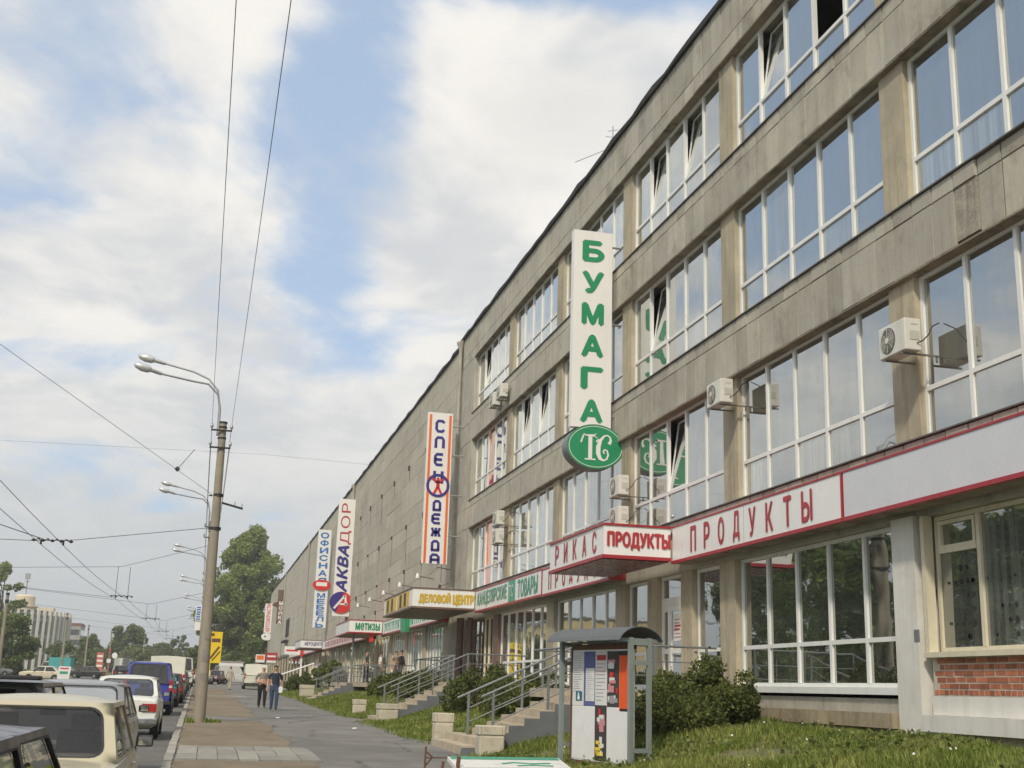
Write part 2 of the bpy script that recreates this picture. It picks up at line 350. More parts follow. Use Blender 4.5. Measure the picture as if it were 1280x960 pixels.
# ------------------------------------------------------------------ setting: ground, road, pavement, bank
def sheet(name, xs, ys, zf, mat, kind='structure', parent=None):
    xs = np.asarray(xs, float); ys = np.asarray(ys, float); nx, ny = len(xs), len(ys)
    X, Y = np.meshgrid(xs, ys); Z = np.vectorize(zf)(X, Y)
    v = np.stack([X, Y, Z], -1).reshape(-1, 3); i = (np.arange(ny-1)[:, None]*nx + np.arange(nx-1)[None]).ravel()
    f = np.stack([i, i+1, i+nx+1, i+nx], -1); o = new_obj(name, arr_mesh(name, v, f, mat), parent)
    o.data.polygons.foreach_set('use_smooth', [True]*len(o.data.polygons))
    if kind: o['kind'] = kind
    return o
def kerb_x(y): return -0.455 - 0.0043*min(y, 130)
far_y = [-300, -40, 0, 40, 80, 120, 170, 230, 300, 400, 550, 700, 1200]
sheet('ground', [-1000, -600, -200, -90, -50, -30, -20, -10, -1, 4, 12, 30, 80, 250, 900], far_y, lambda x, y: gz(y)-.30, mt['earth'])
sheet('road', [-17.0, -12, -6, -0.9, -0.35], far_y[:-1], lambda x, y: gz(y)-.13, mt['road'])
sheet('cross_road', [-75, -45, -25, -16.9], [120, 150, 182], lambda x, y: gz(y)-.134, mt['road'])
sheet('lawn', [-60, -40, -28, -17.1], [186, 210, 240, 300, 420], lambda x, y: gz(y)-.16 + .02*math.sin(x*.7+y*.3), mt['lawn'])
sheet('verge_lawn', [-60, -40, -28, -20, -17.1], [20, 60, 90, 118], lambda x, y: gz(y)-.16 + .02*math.sin(x*.7+y*.3), mt['lawn'])
def edge5(y): return 5.05 + .10*math.sin(y*.23) + .06*math.sin(y*.9+1)
# pavement: asphalt from the kerb to the bank
ys = [-20, -10, 0] + list(np.arange(4, 100, 2)) + [110, 130, 160, 200, 240]
nx = 9
v = []; 
for y in ys:
    for k in range(nx):
        x0 = kerb_x(y)+.1; x1 = (edge5(y)+.5) if y < 92 else 11.1
        x = x0 + (x1-x0)*k/(nx-1); v.append((x, y, gz(y) + .006*math.sin(x*2.1+y*.8)*0))
f = [(j*nx+i, j*nx+i+1, (j+1)*nx+i+1, (j+1)*nx+i) for j in range(len(ys)-1) for i in range(nx-1)]
o = new_obj('pavement', arr_mesh('pavement', np.array(v), np.array(f), mt['asphalt'])); o['kind'] = 'structure'
# trodden earth strips between kerb and asphalt, with a ragged right edge
def earth_strip(y0, y1, taper=False):
    rng = random.Random(int(y0*10)); n = max(3, int((y1-y0)/.3)); v = []; f = []
    for j in range(n+1):
        y = y0 + (y1-y0)*j/n; e = 1.98 - .0045*(y-22) + rng.uniform(-.10, .10) + .10*math.sin(y*.9)
        x0 = kerb_x(y)+.14
        for k in range(7): v.append((x0 + (e-x0)*k/6, y + (rng.uniform(-.06, .06) if 0 < j < n else rng.uniform(-.12, .12)), gz(y) + .004 + (rng.uniform(0, .018) if 0 < k < 6 and 0 < j < n else .002)))
    for j in range(n):
        for k in range(6): f.append((j*7+k, j*7+k+1, (j+1)*7+k+1, (j+1)*7+k))
    o = new_obj('earth_verge', arr_mesh('earth_verge', np.array(v), np.array(f), mt['dirt'])); o['kind'] = 'structure'
    o.data.polygons.foreach_set('use_smooth', [True]*len(f))
for a, b in ((-8, 22.6), (26.5, 40.4), (43.6, 74.4), (76.2, 103)): earth_strip(a, b)
# paving slabs laid across the earth
sl_root = thing('slab_crossing', None, None, (0, 24.5, gz(24.5)), kind='structure')
sm = MB().box(-.175, .175, -.60, .60, -.05, .02).mesh('paving_slab', mt['slab'])
for r in range(3):
    for k in range(7):
        y = 23.35+r*1.22; new_obj('paving_slab', sm, sl_root, True, (-.18 + k*.362 + random.uniform(-.006, .006), y, gz(y) + random.uniform(.008, .02)), (GRADE + random.uniform(-.006, .006), random.uniform(-.012, .012), random.uniform(-.012, .012)))
b = MB()
for k in range(5): b.box(-.6+k*.62+.01, -.6+(k+1)*.62-.01, 75.0, 75.3, gz(75)-.05, gz(75)+.07)
o = b.build('edging_row', mt['kerb']); o['kind'] = 'structure'
# kerb stones
kr = thing('kerb', None, None, (kerb_x(20), 20, gz(20)), kind='structure')
km = MB().box(-.075, .075, -.49, .49, -.25, .035).mesh('kerb_stone', mt['kerb'])
for k in range(96):
    y = 2.5 + k; new_obj('kerb_stone', km, kr, True, (kerb_x(y)+.075 + random.uniform(-.008, .008), y, gz(y) + random.uniform(-.008, .008)), (GRADE, 0, -.0043 + random.uniform(-.006, .006)))
b = MB()
for k in range(26): y = 98.5 + k*5; b.box(kerb_x(y), kerb_x(y)+.15, y-2.48, y+2.48, gz(y)-.3, gz(y)+.035)
o = b.build('kerb_stone', mt['kerb'], kr, True); o['kind'] = 'stuff'

def smooth01(t): t = max(0., min(1., t)); return t*t*(3-2*t)
def bank_z(x, y):
    return gz(y) - .04 + .86*smooth01((x-edge5(y))/4.6) * (1 if y < 60 else max(.55, 1-(y-60)*.02)) + (.03*math.sin(x*2.3+y*.7) + .025*math.sin(y*1.9-x))*smooth01((x-edge5(y))/1.0)
v = []; ys = np.arange(-6, 100, .8); nx = 22; f = []
for y in ys:
    for k in range(nx):
        x = edge5(y)-.05 + (11.12-edge5(y))*k/(nx-1); v.append((x, y, bank_z(x, y)))
f = [(j*nx+i, j*nx+i+1, (j+1)*nx+i+1, (j+1)*nx+i) for j in range(len(ys)-1) for i in range(nx-1)]
o = new_obj('grass_bank', arr_mesh('grass_bank', np.array(v), np.array(f), mt['soil'])); o['kind'] = 'structure'
o.data.polygons.foreach_set('use_smooth', [True]*len(f))

# ------------------------------------------------------------------ office building (glazed, nearest)
FX = 11.0                                    # facade plane
PIER = [17.48 + 7.25*k for k in range(-3, 5)]   # near edge of each pier; a pier is .79 wide
OB = thing('office_building', 'long four storey concrete office building with white ribbon windows and shops below', 'building', (FX, 25, .9))
Y0, Y1 = -4.0, 56.9
BANDS = [(5.30, 5.72), (8.60, 9.83), (12.68, 13.90), (16.65, 18.13)]
b = MB()
for z0, z1 in BANDS: b.box(FX+.05, 11.72, Y0, Y1, z0+.004, z1, 1)
b.box(FX+.012, 11.72, 53.73, Y1, 5.72, 16.652); b.box(FX+.05, 11.72, Y0, Y1, 4.47, 5.302)
b.box(FX+.012, 11.72, 53.73, Y1, .5, 4.47)
b.build('wall', [mt['concrete'], mt['gap']], OB, True)
b = MB()
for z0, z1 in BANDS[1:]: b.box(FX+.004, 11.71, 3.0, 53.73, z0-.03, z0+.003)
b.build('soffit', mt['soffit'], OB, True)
b = MB(); b.box(12.7, 24, Y0, Y1, .5, 18.1)
for z0, z1 in BANDS: b.box(11.73, 12.69, Y0+.01, Y1-.01, z0, z1-.02)
b.box(11.73, 12.69, Y0, Y0+.3, .5, 18.0); b.box(11.73, 12.69, Y1-.3, Y1, .5, 18.0)
b.build('inner_wall', mt['dark'], OB, True)
b = MB(); b.box(11.3, 24.2, Y0-.1, Y1, 18.14, 18.2); b.build('roof', mt['roof'], OB, True)
def wavy_edge(name, parent, y0, y1, z, x0=10.90, x1=11.34, seed=1, amp=.05):
    rng = random.Random(seed); b = MB(); n = int((y1-y0)/.9); pr = None
    for k in range(n+1):
        y = y0 + (y1-y0)*k/n; h = z + .13 + amp*math.sin(y*1.7+seed) * .6 + rng.uniform(-amp, amp)*.6; xo = x0 + rng.uniform(-.02, .02)
        cur = [(xo, y, z-.03), (xo-.01, y, h-.03), (xo+.08, y, h), (x1, y, h+.01), (x1, y, z-.03)]
        if pr:
            for a in range(5): b.quad(pr[a], pr[(a+1) % 5], cur[(a+1) % 5], cur[a])
        pr = cur
    b.build(name, mt['roof'], parent, True)
wavy_edge('roof_edge', OB, Y0, Y1, 18.15)
for z in (5.735, 9.85, 13.92):
    MB().box(10.955, 11.34, 3.0, 53.9, z-.012, z+.012).build('sill_flashing', mt['flash'], OB, True)
# facing panels, one object each where they show, the remainder joined
PW = 7.25/12
def panel_mesh(h): 
    b = MB(); w = PW-.020; e = .008
    b.v = [(.05, -w/2, 0), (.05, w/2, 0), (.05, w/2, h), (.05, -w/2, h), (0, -w/2+e, e), (0, w/2-e, e), (0, w/2-e, h-e), (0, -w/2+e, h-e)]
    b.f = [(4, 7, 6, 5), (0, 4, 5, 1), (1, 5, 6, 2), (2, 6, 7, 3), (3, 7, 4, 0)]; b.m = [0]*5
    return b.mesh('facing_panel', mt['panel'])
ROWS = [(5.46, 5.715), (8.60, 9.545), (9.555, 9.83), (12.68, 13.60), (13.61, 13.90), (16.65, 17.08), (17.09, 18.13)]
pm = [panel_mesh(z1-z0) for z0, z1 in ROWS]; rest = MB(); JOINT = 15.46
for ri, (z0, z1) in enumerate(ROWS):
    for k in range(-8, 76):
        y = 12.08 + 2.5*PW - .3 + k*PW
        if y > 53.7 and ri not in (5, 6) and not (ri in (0, 1, 2, 3, 4)): continue
        if y > 56.7 or y < 7.3: continue
        dx = random.uniform(-.007, .006) + (.032 if y < JOINT and ri in (1, 2) else 0)
        if ri == 1 and abs(y-JOINT) < PW/2: BARE_Y = y; continue
        rot = (random.uniform(-.004, .004), random.uniform(-.004, .004), random.uniform(-.006, .006))
        if 12.6 < y < 34.0: new_obj('facing_panel', pm[ri], OB, True, (FX+dx, y, z0), rot)
        else:
            i = len(rest.v)
            for q in pm[ri].vertices: rest.v.append((FX+dx+q.co.x, y+q.co.y, z0+q.co.z))
            for p in pm[ri].polygons: rest.f.append(tuple(i+a for a in p.vertices)); rest.m.append(0)
o = rest.build('facing_panel', mt['panel'], OB, True); o['kind'] = 'stuff'
MB().box(FX+.02, FX+.049, BARE_Y-PW/2+.006, BARE_Y+PW/2-.006, 8.66, 9.54).build('bare_panel', M('bare stained panel', (.36, .33, .27), .95, .4, 3, .8, 25, streak=.7, stain=(.08, .07, .055)), OB, True)
# piers
for k, y in enumerate(PIER):
    for z0, z1 in ((5.72, 8.60), (9.83, 12.68), (13.90, 16.65)):
        MB().box(11.13, 11.71, y, y+.79, z0, z1).build('pier', mt['pilaster'], OB, True)

# ---- windows
def frame_mesh(w, h, mull, trans, prof=.075, depth=.09, mat='white', mw=.085):
    b = MB(); b.box(0, depth, 0, prof, 0, h); b.box(0, depth, w-prof, w, 0, h)
    b.box(.002, depth-.002, prof, w-prof, 0, prof); b.box(.002, depth-.002, prof, w-prof, h-prof, h)
    for y in mull: b.box(-.006, depth-.006, y-mw/2, y+mw/2, prof, h-prof)
    ed = [prof] + [e for y in mull for e in (y-mw/2, y+mw/2)] + [w-prof]
    for z in trans:
        for q in range(0, len(ed), 2): b.box(-.003, depth-.004, ed[q], ed[q+1], z-.04, z+.04)
    return b.mesh('window_frame', mt[mat])
PANES = {}
def pane_mesh(w, h, mat):
    key = (round(w, 3), round(h, 3), mat)
    if key not in PANES: PANES[key] = MB().box(0, .014, 0, w, 0, h).mesh('pane', mt[mat])
    return PANES[key]
SASH = {}
def sash_mesh(w, h):
    key = (round(w, 3), round(h, 3))
    if key not in SASH:
        b = MB(); p = .055
        b.box(0, .05, 0, p, 0, h); b.box(0, .05, w-p, w, 0, h); b.box(.002, .048, p, w-p, 0, p); b.box(.002, .048, p, w-p, h-p, h)
        SASH[key] = b.mesh('sash', mt['white'])
    return SASH[key]
FRAMES = {}
def window(parent, x, y, z, w, h, n, trans, gmat, open_=(), gone=(), special={}, mat='white', mull=None, name='window'):
    mull = mull or [w*k/n for k in range(1, n)]
    key = (round(w, 2), round(h, 2), tuple(round(q, 2) for q in mull), tuple(trans), mat)
    if key not in FRAMES: FRAMES[key] = frame_mesh(w, h, mull, trans, mat=mat)
    o = new_obj(name, FRAMES[key], parent, True, (x, y, z))
    ed = [.075] + [e for q in mull for e in (q-.0425, q+.0425)] + [w-.075]
    zz = [.075] + [e for q in trans for e in (q-.04, q+.04)] + [h-.075]
    top = len(zz)//2 - 1
    for c in range(len(ed)//2):
        for r in range(len(zz)//2):
            a0, a1, c0, c1 = ed[2*c], ed[2*c+1], zz[2*r], zz[2*r+1]; g = special.get((c, r), special.get(c, gmat))
            if r == top and c in gone: continue
            if r == top and c in open_:
                s = new_obj('sash', sash_mesh(a1-a0, c1-c0), o, False, (.03, a0, c0), (0, R(random.uniform(6, 9)), 0))
                q = new_obj('pane', pane_mesh(a1-a0-.1, c1-c0-.1, g), o, False, (.05, a0+.05, c0+.05), (0, s.rotation_euler[1], 0))
            else:
                new_obj('pane', pane_mesh(a1-a0+.01, c1-c0+.01, g), o, False, (.035 + random.uniform(0, .004), a0-.005, c0-.005),
                        (0, random.uniform(-.004, .004), random.uniform(-.004, .004)))
    return o
UP = [(5.745, 2.855), (9.86, 2.815), (13.93, 2.715)]
OPEN = {(2, 0): (3,), (2, 1): (1, 3), (2, 4): (3,), (1, 1): (3,), (1, 3): (1, 3), (0, 1): (2,)}
for k in range(-2, 5):
    ya = PIER[k+2] + .79 if k+2 < len(PIER) else None
    ya = 17.48 + 7.25*(k-1) + .79 + 7.25
    ya = 18.27 + 7.25*k if False else (17.48 + 7.25*k + .79)
    for fl, (z, h) in enumerate(UP):
        gm = 'glass' if (fl == 2 or k < 2) else ('glass_pale' if (k+fl) % 2 == 0 or k > 2 else 'glass')
        sp = {(c, r): 'glass_pale' for c in range(5) for r in (0, 1) if random.random() < (.10 if fl == 2 else .22)}
        if k == 4 and fl in (0, 1): sp = {2: 'glass_orange'}
        if k == -1 and fl == 2: sp = {}
        window(OB, 11.24, ya, z, 6.46, h, 5, (.86,), gm, OPEN.get((fl, k), ()), (1,) if (fl == 2 and k == 0) else (), sp)
# lit bulb in the room behind the missing pane
lb = thing('hanging_bulb', 'small lit bulb glowing in the dark open window of the top floor', 'lamp', (12.2, 20.25, 16.45))
b = MB(); b.tube([(0, 0, .25), (0, 0, .05)], .012, 6); b.build('cord', mt['black'], lb)
b = MB(); b.tube([(0, 0, .05), (0, 0, .02), (0, 0, -.03), (0, 0, -.06)], [.02, .045, .045, .015], 10); b.build('bulb', M('bulb', (1, .6, .2), .3, 0, emit=(1, .45, .12, 6)), lb)

# ---- ground floor of the office building
b = MB(); b.box(11.10, 11.7, 18.30, 53.7, .3, 1.60); b.build('plinth', mt['concrete'], OB, True)
b = MB(); b.box(10.86, 11.098, 18.32, 26.5, 1.13, 1.37); b.build('ledge', mt['weather'], OB, True)
b = MB(); b.box(10.97, 11.6, 17.62, 18.29, .4, 4.50); b.build('white_pier', mt['whitewash'], OB, True)
MB().box(10.955, 10.985, 17.60, 17.72, 2.5, 2.68).build('meter_box', mt['greypaint'], OB, True)
GP = [(24.83, 25.67), (27.33, 28.03), (29.72, 30.39), (32.20, 33.0), (39.4, 40.3), (47.5, 48.3)]
for a, c in GP: MB().box(11.06, 11.7, a, c, 1.0, 4.466).build('pier', mt['pilaster'] if c < 45 else mt['brown'], OB, True)
gs = dict(z=1.78, h=2.68)
window(OB, 11.2, 18.30, 1.78, 6.52, 2.68, 5, (.80,), 'glass_shop')
MB().box(11.02, 11.24, 18.30, 24.82, 1.66, 1.78).build('window_sill', mt['white'], OB, True)
window(OB, 11.2, 25.68, 1.72, 1.64, 2.74, 1, (.86,), 'glass_shop', mull=[])
window(OB, 11.2, 30.40, 1.72, 1.79, 2.74, 1, (.86,), 'glass_shop', mull=[])
window(OB, 11.2, 33.01, 1.78, 6.38, 2.68, 5, (.80,), 'glass_shop')
window(OB, 11.2, 40.31, 1.78, 7.18, 2.68, 6, (.80,), 'glass_shop')
MB().box(11.02, 11.24, 33.01, 47.48, 1.66, 1.779).build('window_sill', mt['white'], OB, True)
for a, c in ((25.67, 27.33), (30.39, 32.2)): MB().box(11.16, 11.3, a+.01, c-.01, 1.6, 1.72).build('window_sill', mt['white'], OB, True)
# shop door with its two glazed leaves, notice and transom light
dr = MB(); y0, y1 = 28.04, 29.71
dr.box(11.2, 11.29, y0, y0+.08, 1.72, 4.46); dr.box(11.2, 11.29, y1-.08, y1, 1.72, 4.46); dr.box(11.202, 11.288, y0+.08, y1-.08, 3.72, 3.92); dr.box(11.202, 11.288, y0+.08, y1-.08, 4.38, 4.46)
for a, c in ((y0+.085, y0+1.06), (y0+1.07, y1-.085)):
    dr.box(11.19, 11.25, a, a+.09, 1.73, 3.715); dr.box(11.19, 11.25, c-.09, c, 1.73, 3.715)
    for z0, z1 in ((1.73, 2.02), (2.55, 2.67), (3.58, 3.715)): dr.box(11.192, 11.248, a+.09, c-.09, z0, z1)
door = dr.build('door', mt['white'], OB, True)
for a, c in ((y0+.175, y0+.97), (y0+1.16, y1-.175)):
    for z0, z1 in ((2.02, 2.55), (2.67, 3.58)): MB().box(11.215, 11.228, a, c, z0, z1).build('pane', mt['glass_shop'], door)
MB().box(11.235, 11.25, y0+.08, y1-.08, 3.92, 4.38).build('pane', mt['glass_shop'], door)
MB().tube([(11.185, y0+1.0, 2.35), (11.13, y0+1.0, 2.37), (11.13, y0+1.0, 2.75), (11.185, y0+1.0, 2.77)], .014, 6).build('handle', mt['steel'], door)
MB().box(11.206, 11.213, y0+.32, y0+.86, 2.85, 3.50).build('notice', mt['sign'], door)
b = MB()
for q in range(6): b.box(11.2, 11.205, y0+.38+.03*(q % 3), y0+.80-.04*(q % 2), 2.93+q*.085, 2.93+q*.085+(.05 if q in (2, 3) else .018))
b.build('notice_print', mt['letter_red'], door)
# business entrance behind the second canopy: brown joinery
window(OB, 11.25, 48.31, 1.70, 2.4, 2.76, 3, (.85,), 'glass_shop', mat='cream')
window(OB, 11.25, 50.75, 1.70, 2.95, 2.76, 3, (2.1,), 'glass_shop', mat='brown')
# the white painted bay on the right with wooden frames and bare brick under the sill
window(OB, 11.22, 11.3, 2.32, 6.1, 2.14, 4, (), 'glass_net', mat='cream', mull=[1.75, 3.35, 4.95])
b = MB(); b.box(11.212, 11.27, 16.305, 17.30, 3.86, 3.93); b.box(11.205, 11.26, 16.31, 16.37, 3.93, 4.37); b.box(11.205, 11.26, 17.22, 17.29, 3.93, 4.37); b.box(11.207, 11.258, 16.37, 17.22, 4.31, 4.37); b.box(11.207, 11.258, 16.37, 17.22, 3.93, 3.98)
b.build('vent_sash', mt['cream'], OB, True)
b = MB(); rr = random.Random(4)
for c in ((16.37, 17.25), (14.72, 16.2)):
    for q in range(22):
        y = rr.uniform(c[0]+.1, c[1]-.1); y = c[0]+.12+.16*int((y-c[0])/.16); z = 2.55 + .21*rr.randint(0, 6); r_ = rr.choice((.016, .02, .03, .04))
        if z > 3.8 or y > c[1]-.05: continue
        b.prism([(r_*math.cos(a*math.pi/4), r_*1.3*math.sin(a*math.pi/4)) for a in range(8)], (11.243, y, z), (0, 1, 0), (0, 0, 1), (-.004, 0, 0))
o = b.build('blind_hole', mt['black'], OB, True); o['kind'] = 'stuff'
b = MB(); b.box(10.98, 11.3, 10.5, 17.50, 2.24, 2.32); b.box(11.02, 11.18, 17.40, 17.5, 2.32, 4.47); b.build('window_sill', mt['cream'], OB, True)
b = MB(); b.box(11.13, 11.7, 3.0, 17.5, .3, 2.24); b.build('plinth', mt['mortar'], OB, True)
b = MB(); b.box(11.09, 11.128, 3.0, 17.5, 1.37, 1.66); b.build('render_patch', mt['whitewash'], OB, True)
b = MB(); b.box(10.88, 11.128, 3.0, 15.6, 1.12, 1.368); b.box(10.88, 11.128, 15.62, 17.5, 1.12, 1.366); b.build('ledge', mt['whitewash'], OB, True)
MB().box(11.106, 11.129, 12.2, 17.46, 1.662, 2.238).build('mortar_bed', mt['mortar'], OB, True)
bs = MB().box(0, .02, .009, .243, .011, .082).mesh('brick', mt['brick']); bh = MB().box(0, .02, .009, .115, .011, .082).mesh('brick', mt['brick'])
for r in range(6):
    head = r in (0, 4); L = .125 if head else .254; y = 17.44 - ((r*37) % 10)*.02 - L
    while y > 12.4:
        new_obj('brick', bh if head else bs, OB, True, (11.098 + random.uniform(-.004, .004), y, 1.67 + r*.094), (0, random.uniform(-.02, .02), random.uniform(-.012, .012))); y -= L + random.uniform(0, .004)
MB().box(11.05, 11.7, 2.9, 11.2, 2.325, 4.47).build('side_wall', mt['whitewash'], OB, True)
# drain pipes of the office building
def drain(parent, y, z0, z1, x=10.86, r=.09, mat='pipe'):
    b = MB(); b.tube([(x, y, z0), (x, y, z1-.5)], r, 10); b.tube([(x, y, z1-.55), (x, y, z1-.35), (x-.02, y, z1-.1), (x-.02, y, z1)], [r, r*1.2, r*2.1, r*2.2], 10)
    z = z0+1.5
    while z < z1-.6: b.tube([(x, y, z), (x, y, z+.05)], r*1.2, 10); b.bar((x, y, z+.025), (11.06, y, z+.025), .03); z += 1.9
    b.tube([(x-.02, y, z1-.05), (x+.15, y-.25, z1+.12), (x+.25, y-.3, z1+.18)], .05, 6)
    b.build('drain_pipe', mt[mat], parent, True, smooth=40)
drain(OB, 56.5, 5.0, 18.05)
b = MB(); b.tube([(10.7, 53.2, .9), (10.7, 53.2, 4.55)], .16, 12); b.tube([(10.8, 51.6, .9), (10.8, 51.6, 4.5)], .12, 12); b.build('support_post', mt['brown'], OB, True, smooth=40)
# roof antenna
an = thing('roof_antenna', 'thin rod aerial standing on the roof edge above the green and white sign', 'antenna', (11.8, 35.9, 18.2))
b = MB(); b.tube([(0, 0, 0), (0, 0, 1.9)], .018, 5); b.tube([(-.25, 0, 1.5), (.25, 0, 1.5)], .01, 4); b.tube([(-.15, .1, 1.75), (.15, -.1, 1.75)], .01, 4); b.build('mast', mt['steel'], an)
b = MB(); b.tube([(0, 0, 1.15), (-1.2, .4, .6)], .012, 4); b.build('stay', mt['steel'], an)

# ------------------------------------------------------------------ windowless panel building beyond it
PB = thing('panel_building', 'long blank grey panel building with drainpipes beyond the glazed office building', 'building', (FX, 120, 1.5))
PY0, PY1, PT = 56.92, 236.0, 17.95
b = MB(); b.box(FX+.06, 24, PY0, PY1, 5.3, PT); b.build('wall', mt['joint'], PB, True)
b = MB(); b.box(FX+.35, 24, PY0, PY1-.05, .5, 5.3); b.build('inner_wall', mt['dark'], PB, True)
MB().box(FX+.02, 24.2, PY0, PY1+.1, PT, PT+.06).build('roof', mt['roof'], PB, True)
wavy_edge('roof_edge', PB, PY0, PY1, PT-.02, seed=3)
RH = .885; wm = {}
def wall_panel(w):
    if w not in wm:
        wm[w] = MB().box(0, .07, .008, w-.008, .008, RH-.008).mesh('wall_panel', mt['wallpanel'])
    return wm[w]
rest = MB()
for r in range(14):
    z = 5.55 + r*RH; y = PY0
    while y < PY1-.1:
        w = 3.0 if (r % 3 == 1) else (4.5 if y < PY0+1 and r % 2 else 6.0); w = min(w, PY1-y); dx = random.uniform(-.012, .008)
        if y < 112 : new_obj('wall_panel', wall_panel(round(w, 2)), PB, True, (FX+dx, y, z))
        else: rest.box(FX+dx, FX+.07, y+.008, y+w-.008, z+.008, z+RH-.008)
        y += w
o = rest.build('wall_panel', mt['wallpanel'], PB, True); o['kind'] = 'stuff'
b = MB(); rr = random.Random(9)
for y in np.arange(60, 110, 6.0):
    for z in (14.4, 10.8, 8.15, 6.4): b.box(10.90, 11.0, y-.07, y+.07, z-.12+rr.uniform(-.1, .1), z+.12); b.box(10.985, 11.0, y-.03, y+.03, z-1.8*rr.random()-.6, z)
o = b.build('old_fixing', M('fixing', (.07, .065, .06), .9, .3), PB, True); o['kind'] = 'stuff'
for y in (101.5, 147, 191): drain(PB, y, 5.0, 17.9)
b = MB(); b.box(10.95, 11.05, PY1-1.2, PY1, 1.0, 5.5); b.build('corner_strip', mt['concrete'], PB, True)
pmesh = MB().box(11.1, 11.4, 0, .9, 1.0, 5.3).mesh('pier', mt['pilaster'])
for y in np.arange(59, 234, 6.2): new_obj('pier', pmesh, PB, True, (0, y+5.3, 0))
MB().box(11.08, 11.4, PY0, 59, 1.0, 5.3).build('pier', mt['pilaster'], PB, True)
b = MB(); b.box(11.06, 11.36, PY0, PY1, .6, 1.75); b.build('plinth', mt['concrete'], PB, True)
k = 0
for y in np.arange(59, 234, 6.2):
    if y < 76.5: window(PB, 11.2, y, 1.78, 5.28, 2.9, 6, (.62,), 'glass_poster', special={0: 'glass_net', 3: 'glass_pale', 5: 'glass_net'})
    elif y < 135: window(PB, 11.2, y, 1.78, 5.28, 2.9, 4, (.8,), 'glass_net' if k % 2 else 'glass_shop', mat='cream')
    else: MB().box(11.2, 11.25, y, y+5.28, 1.78, 4.7).build('window', mt['glass_net'], PB, True)
    k += 1
b = MB(); b.box(10.94, 11.0, 176, 183, 8.0, 10.5); b.box(10.4, 11.0, 175.6, 183.4, 7.2, 7.45); b.build('dark_opening', mt['dark'], PB, True)
# ------------------------------------------------------------------ lettering and sign boxes
def glyph_faces(s, italic=0.0):
    """outlines of the built-in font, filled by winding number in horizontal slabs: points and quads"""
    c = bpy.data.curves.new('lettering', 'FONT'); c.body = s; c.size = 1.0; c.shear = italic; c.resolution_u = 3; c.fill_mode = 'NONE'; c.space_character = 1.06
    ob = bpy.data.objects.new('lettering', c); C.objects.link(ob); bpy.context.view_layer.update()
    me = bpy.data.meshes.new_from_object(ob.evaluated_get(bpy.context.evaluated_depsgraph_get())); bpy.data.objects.remove(ob); bpy.data.curves.remove(c)
    co = [tuple(v.co[:2]) for v in me.vertices]; nxt = {}
    for e in me.edges:
        a, b = e.vertices
        if abs(a-b) == 1: nxt[min(a, b)] = max(a, b)
        else: nxt[max(a, b)] = min(a, b)
    bpy.data.meshes.remove(me); segs = [(co[a], co[b]) for a, b in nxt.items() if abs(co[a][1]-co[b][1]) > 1e-6]
    ysn = sorted({round(q[1], 5) for q in co}); extra = set()
    for i in range(len(segs)):
        for j in range(i+1, len(segs)):
            (x1, y1), (x2, y2) = segs[i]; (x3, y3), (x4, y4) = segs[j]
            if max(x1, x2) < min(x3, x4) or max(x3, x4) < min(x1, x2): continue
            d = (x2-x1)*(y4-y3)-(y2-y1)*(x4-x3)
            if abs(d) < 1e-9: continue
            t_ = ((x3-x1)*(y4-y3)-(y3-y1)*(x4-x3))/d; u_ = ((x3-x1)*(y2-y1)-(y3-y1)*(x2-x1))/d
            if 0.001 < t_ < .999 and .001 < u_ < .999: extra.add(round(y1+(y2-y1)*t_, 5))
    ysn = sorted(set(ysn) | extra); P, F = [], []
    for ya, yb in zip(ysn[:-1], ysn[1:]):
        if yb-ya < 1e-4: continue
        ym = (ya+yb)/2; cr = []
        for (x1, y1), (x2, y2) in segs:
            if min(y1, y2) < ym < max(y1, y2):
                f = lambda y: x1+(x2-x1)*(y-y1)/(y2-y1); cr.append((f(ym), f(ya), f(yb), 1 if y2 > y1 else -1))
        cr.sort(); w_ = 0
        for k, q in enumerate(cr):
            if w_ == 0: st = q
            w_ += q[3]
            if w_ == 0:
                i0 = len(P); P += [(st[1], ya, 0), (q[1], ya, 0), (q[2], yb, 0), (st[2], yb, 0)]; F.append((i0, i0+1, i0+2, i0+3))
    return np.array(P), F
GLYPHS = {}
def letters(s, o, u, v, w, h, mat, parent, bold=.02, italic=0., name='lettering', lift=.012, body=None):
    """flat lettering centred at o, w wide along u and h tall along v"""
    if (s, italic) not in GLYPHS: GLYPHS[(s, italic)] = glyph_faces(s, italic)
    co, base = GLYPHS[(s, italic)]; u, v = Vector(u).normalized(), Vector(v).normalized(); n = u.cross(v); o = Vector(o)
    lo, hi = co.min(0), co.max(0); a = (co[:, 0]-(lo[0]+hi[0])/2)/(hi[0]-lo[0])*w; bq = (co[:, 1]-(lo[1]+hi[1])/2)/(hi[1]-lo[1])*h
    P = np.array(o)[None] + a[:, None]*np.array(u)[None] + bq[:, None]*np.array(v)[None] + np.array(n)[None]*lift
    hk = h/max(1e-6, hi[1]-lo[1]); bx = bold*hk*.62; vs, fs = [], []
    for k, (sx, sy) in enumerate([(0, 0)] if bold < .006 else [(-1, 0), (1, 0), (0, .9), (0, -.9), (0, 0)]):
        i = len(vs)*len(P); vs.append(P + np.array(u)[None]*sx*bx + np.array(v)[None]*sy*bx + np.array(n)[None]*.0012*k); fs += [tuple(q+i for q in f_) for f_ in base]
    m2 = bpy.data.meshes.new(name); m2.from_pydata([tuple(q) for q in np.concatenate(vs)], [], fs); m2.materials.append(mt[mat]); m2.update()
    return new_obj(name, m2, parent, True)
FL = ((0, -1, 0), (0, 0, 1))            # on faces looking at the street (-X): reads from far to near
FC = ((1, 0, 0), (0, 0, 1))             # on faces looking back along the street (-Y)
